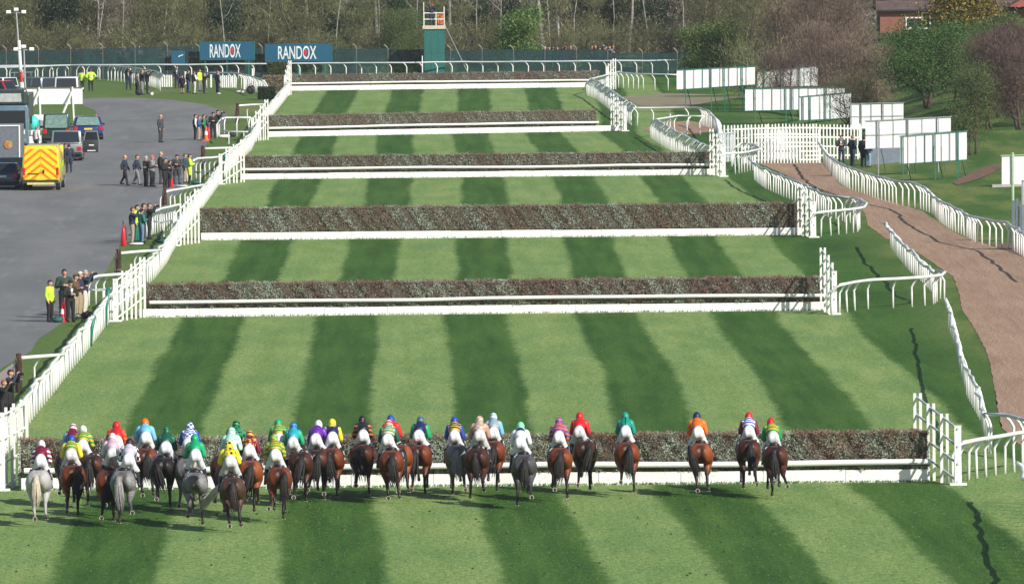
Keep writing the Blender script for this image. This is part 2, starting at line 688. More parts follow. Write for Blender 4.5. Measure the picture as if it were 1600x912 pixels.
def sand_material():
    m, nt, b = newmat('sand')
    tc = N(nt, 'ShaderNodeTexCoord')
    co = tc.outputs['Object']
    a = noise(nt, co, 1.0, 4, 0.6, (0.4, 0.05, 1))
    g = noise(nt, co, 1.0, 3, 0.7, (7, 2.2, 1))
    rk = noise(nt, co, 1.0, 3, 0.6, (3.5, 0.12, 1))
    col = mixcol(nt, maprange(nt, a, 0.3, 0.7), lin((0.33, 0.215, 0.15)), lin((0.43, 0.29, 0.21)))
    col = mixcol(nt, 1.0, col, mixcol(nt, maprange(nt, g, 0.3, 0.7), (0.78, 0.76, 0.74, 1), (1.15, 1.15, 1.15, 1)), 'MULTIPLY')
    col = mixcol(nt, 0.35, col, mixcol(nt, maprange(nt, rk, 0.3, 0.7), (0.27, 0.18, 0.125, 1), (0.44, 0.31, 0.225, 1)))
    nt.links.new(col, b.inputs['Base Color'])
    b.inputs['Roughness'].default_value = 0.95
    b.inputs['Specular IOR Level'].default_value = 0.1
    bp = N(nt, 'ShaderNodeBump')
    bp.inputs['Strength'].default_value = 0.7
    bp.inputs['Distance'].default_value = 0.12
    nt.links.new(g, bp.inputs['Height'])
    nt.links.new(bp.outputs[0], b.inputs['Normal'])
    return m


ROAD, SAND = road_material(), sand_material()
right_edge = [(-40, 590), (0, 577), (28, 560), (46, 551), (61, 530), (95, 506), (118, 492), (140, 462), (168, 420), (188, 382), (225, 372), (240, 348),
              (258, 320), (283, 300), (300, 275), (315, 243), (328, 217), (352, 192), (356, 181), (344, 172), (318, 163), (265, 156), (213, 153),
              (160, 153), (128, 154)]
left_edge = [(130, 166), (149, 173), (152, 186), (120, 205), (60, 216), (0, 224), (-120, 236)]
rp = wobble_edge(right_edge) + wobble_edge(left_edge) + [G(-420, 300, 0.0), G(-420, 640, 0.0), G(-60, 640, 0.0)]
sheet('road', rp, 0.012, ROAD, 'grey tarmac service road curving left beside the course')
sheet('path', [G(-60, 650, 0), G(0, 583, 0), G(20, 568, 0), G(28, 585, 0), G(10, 625, 0), G(-20, 660, 0)], 0.02, simple('paving_pink', (0.33, 0.27, 0.25), 0.9),
      'pale pinkish paving strip at the near end of the tarmac road')
sl = [(1182, 254), (1214, 268), (1250, 284), (1300, 306), (1338, 318), (1352, 335), (1356, 352), (1384, 373), (1430, 392), (1463, 415), (1489, 432), (1499, 458),
      (1503, 484), (1525, 517), (1542, 550), (1549, 580), (1556, 616), (1560, 645), (1566, 668), (1585, 690), (1640, 720)]
sr = [(1760, 520), (1680, 452), (1640, 425), (1600, 402), (1560, 388), (1535, 380), (1500, 368), (1470, 350), (1440, 330), (1400, 318), (1350, 303), (1312, 289), (1284, 254)]
sheet('sand_track', wobble_edge(sl) + wobble_edge(sr), 0.014, SAND, 'brown raked sand track running down the right side of the course')
sheet('sand_patch', wobble_edge([(1004, 203), (1030, 192), (1075, 189), (1118, 196), (1118, 205), (1080, 210), (1020, 208), (1004, 203)]), 0.014, SAND,
      'small patch of brown sand between the white rails')
TRAIL = simple('trail_soil', (0.24, 0.2, 0.125), 0.95, nscale=0.6, var=0.25)
sheet('path', wobble_edge([(970, 152), (1040, 146), (1120, 148), (1190, 141), (1220, 146), (1120, 158), (1065, 168), (1000, 166), (985, 158), (970, 152)]), 0.014, TRAIL,
      'worn brown dirt trail crossing the grass behind the far rails')
SOIL = simple('soil', (0.16, 0.085, 0.05), 0.95, nscale=3, var=0.35, bump=0.5)
sheet('soil_edge', [G(1545, 382, 0), G(1600, 402, 0), G(1700, 455, 0), G(1780, 520, 0), G(1780, 440, 0), G(1680, 400, 0), G(1600, 380, 0)], 0.022, SOIL,
      'rough dark soil at the right edge of the sand track')
sheet('soil_bank', [G(1488, 286), G(1505, 276), G(1535, 262), G(1562, 256), G(1566, 262), G(1545, 274), G(1520, 283), G(1495, 290)], 0.03, SOIL,
      'reddish brown bare soil on the bank under the small tree', step=4)

# clods and tufts lying on the grass near the camera
gr = leafmat('grass_blades', (0.07, 0.16, 0.03), (0.16, 0.27, 0.08), transl=0.2)


def grass_strip(name, pts, n, label, width=0.25, hgt=(0.05, 0.11)):
    c, d = [], []
    for _ in range(n):
        k = random.randrange(len(pts) - 1)
        p = pts[k].lerp(pts[k + 1], random.random())
        x, y = p.x + random.uniform(-width, width), p.y + random.uniform(-width, width)
        c.append((x, y, gh(x, y)))
        d.append((random.gauss(0, .35), random.gauss(0, .35), 1))
    me = leaves_mesh(name, np.array(c), np.array(d), RNG.uniform(0.008, 0.02, n), RNG.uniform(hgt[0], hgt[1], n), RNG.random(n), gr)
    o = link(bpy.data.objects.new(name, me))
    return tag(o, label, 'grass', kind='stuff')

# ------------------------------------------------------------------ jump fences with wings
WHITE = simple('white_paint', (0.80, 0.80, 0.79), 0.45, var=0.05, nscale=1.5, stain=.45)
WHITE2 = simple('white_plastic', (0.80, 0.80, 0.785), 0.35, var=0.06, nscale=0.8, stain=.25)
GREYRAIL = simple('blue_grey_rail', (0.52, 0.56, 0.60), 0.4, var=0.12, nscale=0.8)  # even blue-grey, slightly mottled at random
SHADE_RAIL = simple('painted_shade_rail', (0.50, 0.54, 0.58), 0.5)  # white rails of the right-hand wings, their shade put into the colour
CREAM = simple('cream_paint', (0.74, 0.73, 0.66), 0.5, var=0.08, nscale=1.2)
GREEN_P = simple('green_paint', (0.012, 0.17, 0.12), 0.45, var=0.1)
BRUSHWOOD = simple('brushwood', (0.045, 0.025, 0.02), 0.95, nscale=14, var=0.5, bump=0.8)
HEDGE = leafmat('spruce', (0.215, 0.120, 0.082), (0.29, 0.335, 0.255), (0.44, 0.50, 0.40), transl=0.1, vary=0.02)
HEDGE_CORE = simple('brush_core', (0.085, 0.07, 0.052), 0.95, nscale=9, var=0.5, bump=0.9)
SPRIG_K = {1: 75000, 2: 42000, 3: 38000, 4: 22000, 5: 17000, 6: 12000}
FENCE_WORDS = {1: 'nearest spruce dressed jump fence with the horses in front of it', 2: 'second spruce fence from the front with a thin white guard rail',
               3: 'third fence from the front, tall brush with only a toe board', 4: 'fourth spruce fence from the front with white rail and board',
               5: 'fifth spruce fence from the front, behind the grass strip', 6: 'farthest spruce fence, just in front of the green mesh fence'}


def hedge_mesh(L, z0, z1, dep, n, k):
    """sprigs over the front, top and back of a hedge: length L along x, front face at y=0"""
    nf, ntp, nb = int(n * .72), int(n * .2), int(n * .08)
    x = RNG.uniform(0, L, n)
    z = np.concatenate([RNG.uniform(z0, z1, nf), np.full(ntp, z1 - 0.07), RNG.uniform(z0, z1, nb)])
    y = np.concatenate([np.full(nf, 0.03), RNG.uniform(0, dep, ntp), np.full(nb, dep - 0.03)])
    ny = np.concatenate([np.full(nf, -1.0), np.zeros(ntp), np.full(nb, 1.0)])
    nz = np.concatenate([np.full(nf, 0.15), np.full(ntp, 1.0), np.full(nb, 0.15)])
    # bushy relief
    bump = 0.05 * np.sin(x * 2.7 + k) + 0.04 * np.sin(x * 7.1 + z * 5 + k) + 0.03 * np.sin(x * 13 + z * 11)
    y += ny * bump
    z += (nz > .5) * (bump * .5 + np.abs(RNG.normal(0, .03, n)))
    d = np.stack([RNG.normal(0, .75, n), ny * .45 + RNG.normal(0, .35, n), nz * .25 + RNG.normal(0, .6, n)], 1)
    # brown and grey-green zones
    s = (np.sin(x * 1.9 + k * 2 + z * 1.3) + np.sin(x * .83 + k + 1.7) + np.sin(x * 5.3 + z * 4.1 + k) * 1.1 + np.sin(x * 9.3 - z * 7 + k) * .9) / 2.7
    rel = (z - z0) / (z1 - z0)
    t = 0.66 + 0.50 * s + RNG.normal(0, .2, n) - 0.42 * np.clip((rel - .82) / .18, 0, 1) - (0.15 * (x / L) if k in (2, 3) else 0)
    me = leaves_mesh('hedge', np.stack([x, y, z], 1), d, RNG.uniform(.006, .018, n), RNG.uniform(.05, .15, n) * np.where(nz > .5, .7, 1), np.clip(t, 0, 1), HEDGE)
    return me


def wing(near, farx, topn, topf, side, label, npost=4, length=3.4):
    """white wing: posts and four rails rising towards the fence. near = (px, base y)"""
    A = G(near[0], near[1], 0.0)
    hA = (G(near[0], near[1], 0).z - 0) + (near[1] - topn) / (FPX / A.y)
    B = A + Vector(((farx - near[0]) / (FPX / A.y), length, 0))
    rt = ray(farx, topf)
    hB = CAM_Z + rt.z * B.y
    rise = hB - hA
    t = thing('fence_wing', label, 'fence wing', A, 0, 'white wings of the jump fences')
    loc = lambda k, z: Vector(((B - A).x * k, (B - A).y * k, z))
    for i in range(npost):
        k = i / (npost - 1)
        w = 0.2 if i == 0 else 0.085
        top = hA + rise * k + (0.06 if i else 0.0)
        if i == 0:
            MB().box((0, 0, top / 2), (w, 0.16, top)).box((0, 0, top + 0.01), (w + .03, 0.19, 0.02)).box((0, -0.12, 0.03), (w + .3, .3, .06)).build('post', WHITE, t)
        else:
            for s in (-1, 1):
                MB().beam(loc(k, 0) + Vector((s * .085, 0, 0)), loc(k, top) + Vector((s * .085, .02 * s, 0)), w, .08).build('post', CREAM if s > 0 else WHITE, t)
    for j in range(4):
        z = 0.1 + (hA - 0.18) * j / 3
        a, b = loc(0, z) + Vector((0, -.11, 0)), loc(1.03, z + rise * 1.03) + Vector((0, -.11, 0))
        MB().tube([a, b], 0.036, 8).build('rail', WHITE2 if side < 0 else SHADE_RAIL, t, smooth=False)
    return t


def fence(k, xl, yl, xr, yr, hx0, hx1, ztop, rail=None, board=.40):
    A, B = G(xl, yl, 0.0), G(xr, yr, 0.0)
    L = (B - A).length
    rz = math.atan2(B.y - A.y, B.x - A.x)
    t = thing('jump_fence', FENCE_WORDS[k], 'jump fence', A, rz, 'spruce dressed jump fences across the course')
    px = FPX / A.y
    x0, x1 = (hx0 - xl) / px, (hx1 - xl) / px
    bd = MB()
    n = max(6, int(L / 2.4))
    for i in range(n):                       # the toe board is planks end to end
        a, b = L * i / n, L * (i + 1) / n
        MB().box(((a + b) / 2, 0.06, board / 2 - .03 + 0.01 * random.uniform(-1, 1)), (b - a - 0.012, 0.05, board)).build('toe_board', WHITE, t)
    MB().box(((x0 + x1) / 2, 0.72, ztop / 2 - .03), (x1 - x0 - .1, 1.0, ztop - .08)).build('brush_core', HEDGE_CORE, t)
    h = obj('hedge', hedge_mesh(x1 - x0, board + .03, ztop, 1.15, SPRIG_K[k], k), t, (x0, 0.14, 0))
    h['kind'] = 'stuff'
    if rail:
        # guard rail: poles lying end to end on the lower brush, a little bent
        m = max(3, int((x1 - x0) / 4.6))
        zs = [rail + random.uniform(-.035, .035) for _ in range(m + 1)]
        for i in range(m):
            a, b = x0 + .15 + (x1 - x0 - .15) * i / m, x0 + .15 + (x1 - x0 - .15) * (i + 1) / m
            MB().tube([(a, -0.08, zs[i]), ((a + b) / 2, -.1, (zs[i] + zs[i + 1]) / 2 + random.uniform(-.015, .02)), (b + .03, -0.08, zs[i + 1])],
                      0.085 if k == 1 else 0.07, 16, cap=False).build('guard_rail', WHITE2, t, smooth=True)
        lo = obj('lower_brush', hedge_mesh(x1 - x0, board + .02, rail - .06, .3, SPRIG_K[k] // 5, k + 3), t, (x0, 0.06, 0))
        lo['kind'] = 'stuff'
    grass_strip('grass_edge', [A + Vector((0, -.05, 0)), B + Vector((0, -.05, 0))], {1: 3000, 2: 1200, 3: 1000}.get(k, 500),
                'uneven grass growing along the foot of the ' + ['', 'nearest', 'second', 'third', 'fourth', 'fifth', 'farthest'][k] + ' white board', .12, (.05, .12))
    return t


fence(1, 33, 766.5, 1450, 752.5, 30, 1456, 1.50, rail=0.60, board=0.41)
fence(2, 213, 496, 1290, 484.5, 228, 1296, 1.36, rail=0.62, board=0.37)
fence(3, 314, 375.5, 1252, 367, 311, 1256, 1.56, board=0.38)
fence(4, 377, 280.5, 1115, 273, 374, 1122, 1.34, rail=0.58, board=0.36)
fence(5, 420, 214, 966, 204.5, 416, 966, 1.42, rail=0.60, board=0.38)
fence(6, 452, 142, 940, 136, 450, 946, 1.26, rail=0.56, board=0.40)
wing((1497, 757), 1441, 665, 617, 1, 'white wing at the right end of the nearest fence')
wing((1304, 491), 1290, 424, 389, 1, 'white wing at the right end of the second fence')
wing((1272, 371), 1253, 315, 290, 1, 'white wing at the right end of the tall third fence')
wing((1131, 276), 1114, 226, 203, 1, 'white wing at the right end of the fourth fence')
wing((977, 205), 958, 166, 148, 1, 'white wing at the right end of the fifth fence')
wing((949, 141), 961, 104, 93, 1, 'white wing at the right end of the farthest fence')
wing((3, 766), 31, 645, 627, -1, 'white wing at the left end of the nearest fence, beside the grey horse')
wing((181, 502), 219, 436, 404, -1, 'white wing at the left end of the second fence')
wing((274, 384), 305, 332, 297, -1, 'white wing at the left end of the tall third fence')
wing((345, 288), 377, 241, 220, -1, 'white wing at the left end of the fourth fence')
wing((395, 221), 415, 184, 157, -1, 'white wing at the left end of the fifth fence')
wing((446, 150), 452, 118, 96, -1, 'white wing at the left end of the farthest fence')


# ------------------------------------------------------------------ running rails
def post_mesh(h, r, lean, reach):
    """goose-neck post: foot at the origin, top reaches the rail at (reach, 0, h)"""
    pts = [(0, 0, -.05), (lean * .3, 0, h * .45), (lean * .6, 0, h * .68), (reach * .3, 0, h * .84), (reach * .7, 0, h * .95), (reach, 0, h)]
    mb = MB().tube(pts, [r, r, r, r * .95, r * .85, r * .8], 6)
    return mb.mesh('post', smooth=True)


POSTS = {}


def running_rail(label, base, side, spacing=2.4, h=1.2, r=.045, rail_r=.062, reach=.34, top_mat=None, straight=False, top_given=False, wave=0.05, fixed=None, arm=None):
    """base: pixels of the feet line (or of the rail itself when top_given). side: +1 course lies to +x"""
    pts = [G(x, y, h) - Vector((0, 0, h)) if top_given else G(x, y, 0.0) for x, y in base]
    pts = [Vector((p.x, p.y, 0)) for p in pts]
    if fixed:
        pts = [Vector((p.x * fixed / p.y, fixed + .6 * math.sin(i), 0)) for i, p in enumerate(pts)]
    seg = [(b - a).length for a, b in zip(pts[:-1], pts[1:])]
    total = sum(seg)
    n = max(2, int(round(total / spacing)) + 1)
    t = thing('running_rail', label, 'running rail', pts[0], 0, 'white running rails')
    key = (h, r, reach, straight)
    if key not in POSTS:
        me = post_mesh(h, r, 0 if straight else -.02, reach) if not straight else MB().tube([(0, 0, -.05), (0, 0, h)], r, 6).mesh('post')
        me.materials.append(WHITE2)
        POSTS[key] = me
    top = []
    for i in range(n):
        s = total * i / (n - 1)
        k = 0
        while k < len(seg) - 1 and s > seg[k]:
            s -= seg[k]
            k += 1
        p = pts[k].lerp(pts[k + 1], min(1, s / seg[k]))
        d = (pts[k + 1] - pts[k]).normalized()
        nrm = Vector((d.y, -d.x, 0))
        if nrm.x * side < 0:
            nrm = -nrm
        if abs(nrm.x) < .25:
            nrm = Vector((0, -1, 0)) if side < 3 else nrm
        if arm:
            nrm = Vector((arm[0], arm[1], 0)).normalized()
        ang = math.atan2(nrm.y, nrm.x)
        z = gh(p.x, p.y)
        foot = p if not top_given or straight else p - nrm * reach
        if i not in (-1,):
            q = obj('post', POSTS[key], t, Vector((foot.x, foot.y, z)) - pts[0], (random.gauss(0, .02), random.gauss(0, .02), ang + random.gauss(0, .06)))
        tp = (p + nrm * (0 if (straight or top_given) else reach)) + Vector((0, 0, z + h + wave * math.sin(i * 1.3) * .5 + random.gauss(0, wave * .45)))
        tp += nrm * random.gauss(0, wave * .6)
        top.append(tp - pts[0])
    MB().tube(top, rail_r, 7).build('rail', top_mat or WHITE2, t, smooth=True)
    return t


LEFT = [(-52, 830), (-25, 775), (0, 722), (30, 683), (53, 650), (86, 610), (106, 583), (132, 553), (160, 515), (180, 492), (210, 463), (241, 435), (259, 412), (274, 384), (295, 352),
        (315, 326), (337, 295), (352, 274), (372, 254), (392, 235), (399, 220), (412, 199), (427, 179), (444, 158), (451, 148)]
running_rail('long white picket-like running rail down the left edge of the course', LEFT, 1, spacing=2.05, h=1.15, r=.05, reach=.12)
R1 = [(1476, 466), (1486, 491), (1494, 530), (1503, 563), (1525, 602), (1533, 632), (1537, 647)]
running_rail('white rail beside the sand track between the nearest and second fences', R1, -1, 2.0, top_given=True, wave=.05, r=.036, rail_r=.05, reach=.15)
running_rail('grey-topped curved rail turning off to the right behind the nearest wing', [(1537, 647), (1560, 646), (1585, 651), (1620, 658)], -1, 1.0, top_given=True, wave=.03, top_mat=GREYRAIL)
running_rail('white pen rail from the nearest right wing to the picture edge', [(1505, 691), (1548, 683), (1600, 675), (1640, 668)], 1, 0.85, top_given=True, wave=.01)
running_rail('white rail entering at the right edge, closest to the camera', [(1588, 722), (1600, 742), (1616, 785), (1638, 840), (1668, 915), (1700, 990)], -1, 1.8, top_given=True, wave=.07)
R2 = [(1380, 347), (1391, 361), (1410, 382), (1430, 399), (1450, 419), (1462, 424)]
running_rail('white rail along the sand track between the second and third fences', R2, -1, 1.9, top_given=True, wave=.07)
running_rail('white rail loop from the second right wing round to the sand track', [(1312, 445), (1358, 437), (1430, 434), (1470, 430), (1478, 424), (1462, 424)], 1, 1.3, top_given=True, wave=.01)
R3 = [(1169, 248), (1185, 260), (1214, 272), (1254, 287), (1285, 303), (1300, 307), (1330, 309)]
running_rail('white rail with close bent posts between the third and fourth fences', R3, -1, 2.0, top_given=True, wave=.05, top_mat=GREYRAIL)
running_rail('white rail loop closing on the wing of the tall third fence', [(1277, 332), (1310, 329), (1335, 326), (1350, 324), (1354, 318), (1344, 311), (1330, 309)], 1, 1.3, top_given=True, wave=.01)
running_rail('white rail slanting between the fourth and fifth fences', [(1024, 186), (1042, 197), (1071, 213), (1098, 225), (1112, 231)], 1, 1.8, top_given=True, wave=.04)
running_rail('short white rail leading from the slanting rail towards the sand patch', [(1024, 187), (1060, 181), (1100, 182)], 1, 1.4, top_given=True, wave=.01)
running_rail('curved white rail round the sand patch beside the paling gate', [(988, 169), (1030, 168), (1088, 168), (1106, 173), (1118, 186), (1122, 204), (1124, 222)], -1, 1.3, arm=(-.8, -.4), top_given=True, wave=.03, top_mat=GREYRAIL)
running_rail('white rail between the fifth and farthest fences on the right', [(924, 124), (937, 129), (957, 143), (983, 160), (994, 168)], 1, 2.0, top_given=True, wave=.04)
running_rail('tiny white rail joining the farthest right wing to its rail', [(922, 124), (945, 118), (968, 112)], 1, 1.2, top_given=True, wave=.01)
running_rail('straight white rail from the farthest wing to the white screens', [(960, 113), (1000, 116), (1058, 117)], 1, 1.7, arm=(-.8, -.4), top_given=True, wave=.01)
FAR = [(-20, 105), (60, 103), (140, 101), (200, 97), (260, 94), (330, 95), (400, 95), (450, 97), (500, 98), (560, 99), (590, 98.6), (620, 98), (655, 97), (690, 97), (725, 99), (760, 101), (800, 102), (860, 103), (950, 105), (1050, 106), (1110, 108)]
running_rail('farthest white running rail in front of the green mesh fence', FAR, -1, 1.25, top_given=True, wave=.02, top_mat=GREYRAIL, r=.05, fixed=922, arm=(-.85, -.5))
running_rail('second far rail curving round behind the two police officers', [(-20, 106), (60, 104), (100, 102), (174, 103), (207, 106), (235, 110), (250, 114), (256, 118)], -1, 1.35, arm=(.8, -.5), top_given=True, wave=.01, top_mat=GREYRAIL)
running_rail('grey-topped rail curving in behind the far photographers', [(320, 114), (350, 114), (372, 115), (392, 119), (410, 126)], -1, 1.15, top_given=True, wave=.01, top_mat=GREYRAIL)
OUT = [(1278, 223), (1289, 238), (1302, 250), (1316, 258), (1335, 264), (1360, 273), (1390, 281), (1427, 287), (1446, 294), (1458, 307), (1476, 318), (1500, 328), (1516, 338),
       (1540, 342), (1574, 349), (1600, 365), (1640, 395)]
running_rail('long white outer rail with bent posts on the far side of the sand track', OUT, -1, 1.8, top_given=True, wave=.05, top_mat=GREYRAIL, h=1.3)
# spurs that close the photographers' places on the left
SPUR = [((32, 559), (100, 554), 'third white spur rail up the road edge counted from the bottom left corner'), ((188, 395), (252, 391), ''), ((260, 299), (322, 288), ''), ((320, 232), (362, 231), ''), ((374, 165), (413, 163), '')]
SPUR_AT = ['bottom left corner', 'second fence on the left', 'tall third fence on the left', 'fourth fence on the left', 'fifth fence on the left']
for (a, b, _), w in zip(SPUR, SPUR_AT):
    running_rail('white cross rail, '  + ('above the ' if 'corner' in w else 'beyond the ') + w, [a, b], 1, 1.5, top_given=True, wave=.01, r=.04)
    A = G(a[0] - 3, a[1], 1.2)
    t = thing('brushwood_post', 'dark brushwood end post, ' + ('above the ' if 'corner' in w else 'beyond the ') + w, 'post', (A.x, A.y, 0), 0, 'brushwood end posts')
    MB().tube([(0, 0, 0), (0, 0, .7), (.01, 0, 1.36)], [.12, .13, .1], 9).build('bundle', BRUSHWOOD, t)
    c = np.array([(random.gauss(0, .07), random.gauss(0, .07), random.uniform(.05, 1.15)) for _ in range(240)])
    o = obj('twigs', leaves_mesh('twigs', c, np.array([(random.gauss(0, .12), random.gauss(0, .12), 1) for _ in range(240)]), .008, .35, RNG.random(240) * .3, HEDGE), t)
    o['kind'] = 'stuff'
    MB().tube([(0, 0, .45), (0, 0, .49)], .135, 9).build('wire_band', simple('wire', (.3, .3, .3), .4, .6), t)
PENS = [((139, 437), (152, 431), (215, 426), 'second'), ((240, 331), (252, 326), (282, 319), 'tall third'), ((302, 251), (308, 248), (343, 245), 'fourth'), ((347, 186), (352, 184), (392, 184), 'fifth')]
for a, m, b, w in PENS:
    running_rail('white pen rail behind the left wing of the %s fence' % w, [a, m, b], 1, 0.8, top_given=True, wave=.01, r=.045)
    # lower grey return rail
    t = thing('pen_rail', 'low grey return rail of the pen behind the left wing of the %s fence' % w, 'rail', G(a[0], a[1] + 18, .75), 0, 'grey return rails')
    q = [G(a[0] + 1, a[1] + 15, .8), G(m[0], m[1] + 22, .78), G(b[0] - 4, b[1] + 22, .78)]
    MB().tube([p - q[0] for p in q], .05, 7).build('rail', GREYRAIL, t, smooth=True)
    t.location = q[0]
    for f in (0.15, .8):
        p = q[1].lerp(q[2], f) - q[0]
        MB().tube([p, (p.x, p.y, -.8)], .035, 6).build('post', WHITE2, t)
# green marker sleeves on the left rail
for x, y, h, w in ((164, 511, 1.5, 'lower'), (141, 541, 1.1, 'lowest'), (347, 284, 1.5, 'upper')):
    p = G(x, y, 0)
    t = thing('marker_sleeve', '%s of the dark green sleeves fixed on the left rail' % w, 'marker', p, 0, 'green sleeves on the left rail')
    MB().tube([(0, -.14, 0), (.06, -.14, h * .6), (.16, -.14, h)], .075, 8).build('sleeve', GREEN_P, t, smooth=True)
    MB().tube([(.14, -.14, h - .03), (.14, .2, h + .01)], .09, 8).build('cap', GREEN_P, t)
# white picket groups far left
for x0, x1, y0, y1, n, w in ((243, 268, 117, 136, 8, 'left'), (344, 367, 116, 137, 8, 'right')):
    t = thing('picket_row', '%s of the two rows of close white pickets far behind the road bend' % w, 'pickets', G(x0, y1, 0), 0, 'far picket rows')
    o0 = G(x0, y1, 0)
    for i in range(n):
        p = G(x0 + (x1 - x0) * i / (n - 1), y1, 0) - o0
        MB().box((p.x, p.y, .45), (.11, .06, .98)).build('picket', WHITE, t)
    a, b = G(x0, y1, 0) - o0, G(x1, y1, 0) - o0
    MB().beam(a + Vector((0, .06, .8)), b + Vector((0, .06, .8)), .05, .09).build('rail', WHITE, t)
for x, y in ((330, 137), (382, 140), (413, 146), (395, 127), (290, 132)):
    t = tag(MB().box((0, 0, .5), (.13, .08, 1.0)).box((0, 0, 1.0), (.17, .12, .04)).build('marker_post', WHITE, None, loc=G(x, y, 0)),
            'single white post standing on the grass in front of the far rails', 'post', 'single white posts on the far grass')
    t['label'] = {330: 'single white post between the two far picket rows', 382: 'single white post just right of the right picket row',
                  413: 'rightmost single white post before the clipped hedges', 395: 'single white post behind the seated bags',
                  290: 'single white post just right of the left picket row'}[x]

# ------------------------------------------------------------------ people
SKIN = simple('skin', (0.50, 0.27, 0.19), 0.55, var=0.08)
HAIR = [simple('hair_dark', (0.025, 0.017, 0.013), 0.6), simple('hair_brown', (0.09, 0.05, 0.03), 0.6), simple('hair_grey', (0.35, 0.33, 0.31), 0.6), simple('hair_ginger', (0.28, 0.10, 0.04), 0.6)]
LEATHER = simple('black_leather', (0.018, 0.018, 0.02), 0.35)


def hand(parts, wrist, d, up, s=1.0, curl=0.5):
    """palm, four unequal bent fingers and a thumb"""
    w, d, up = Vector(wrist), Vector(d).normalized(), Vector(up).normalized()
    side = d.cross(up).normalized()
    parts.append(('skin', 'c', tuple(w), .027 * s, tuple(w + d * .075 * s), .036 * s))
    for i, ln in enumerate((.055, .066, .062, .048)):
        b = w + d * .085 * s + side * (i - 1.5) * .021 * s
        m = b + (d * math.cos(curl * .6) - up * math.sin(curl * .6)) * ln * .5 * s
        e = m + (d * math.cos(curl * 1.6) - up * math.sin(curl * 1.6)) * ln * .55 * s
        parts.append(('skin', 'c', tuple(b), .011 * s, tuple(m), .010 * s))
        parts.append(('skin', 'c', tuple(m), .010 * s, tuple(e), .008 * s))
    b = w + d * .03 * s - side * .034 * s
    e = b + (d * .6 - side * .6 - up * .3).normalized() * .06 * s
    parts.append(('skin', 'c', tuple(b), .012 * s, tuple(e), .010 * s))


def head(parts, c, fwd, s=1.0):
    c, f = Vector(c), Vector(fwd).normalized()
    r = f.cross(Vector((0, 0, 1))).normalized()
    parts.append(('head', 'e', tuple(c), (.078 * s, .094 * s, .115 * s)))
    parts.append(('head', 'c', tuple(c + f * .045 + Vector((0, 0, -.07))), .05 * s, tuple(c + f * .05 + Vector((0, 0, -.03))), .055 * s))
    parts.append(('head', 'c', tuple(c + f * .092 + Vector((0, 0, .015))), .010, tuple(c + f * .112 + Vector((0, 0, -.022))), .016))
    for k in (-1, 1):
        parts.append(('head', 'e', tuple(c + r * k * .078 + Vector((0, 0, -.01))), (.014, .022, .032)))


def person_parts(pose):
    p = []
    p.append(('hip', 'e', (0, 0, .94), (.17, .12, .13)))
    p.append(('torso', 'c', (0, 0, 1.0), .125, (0, 0, 1.28), .14))
    p.append(('torso', 'e', (0, 0, 1.27), (.185, .125, .20)))
    p.append(('torso', 'c', (-.15, 0, 1.41), .068, (.15, 0, 1.41), .068))
    p.append(('neck', 'c', (0, 0, 1.42), .06, (0, .015, 1.56), .052))
    fw = (0, 1, 0)
    head(p, (0, .02, 1.645), fw)
    for s in (-1, 1):
        if pose == 'walk':
            kn, an = ((.09 * s, .07 * s + .03, .51), (.09 * s, .15 * s - .08 * (s < 0), .11 + .06 * (s < 0)))
        elif pose == 'crouch':
            kn, an = ((.12 * s, .22, .72), (.12 * s, -.05, .36))
        else:
            kn, an = ((.105 * s, .02, .50), (.115 * s + (.02 if pose == 'photo' else 0) * s, -.01, .10))
        p.append(('leg', 'c', (.09 * s, 0, .90), .092, kn, .062))
        p.append(('leg', 'c', kn, .06, an, .043))
        p.append(('foot', 'c', (an[0], an[1] - .02, an[2] - .05), .042, (an[0] * 1.05, an[1] + .15, an[2] - .065), .034))
        sh = (.185 * s, 0, 1.405)
        if pose == 'photo':
            el, wr = (.24 * s, .20, 1.33), (.07 * s, .27, 1.58)
        elif pose == 'hold':
            el, wr = (.26 * s, .03, 1.13), (.09 * s, .23, 1.18)
        elif pose == 'walk':
            el, wr = (.24 * s, -.10 * s - .02, 1.14), (.22 * s, .04 - .14 * s, .92)
        elif pose == 'hips':
            el, wr = (.36 * s, -.03, 1.16), (.19 * s, .08, 1.02)
        else:
            el, wr = (.235 * s, -.02, 1.13), (.225 * s, .06, .90)
        p.append(('arm', 'c', sh, .062, el, .047))
        p.append(('arm', 'c', el, .046, wr, .034))
        d = Vector(wr) - Vector(el)
        hand(p, wr, d, (s * .6, .6, .3) if pose != 'photo' else (0, -1, .2), 1.0, .6)
    return p


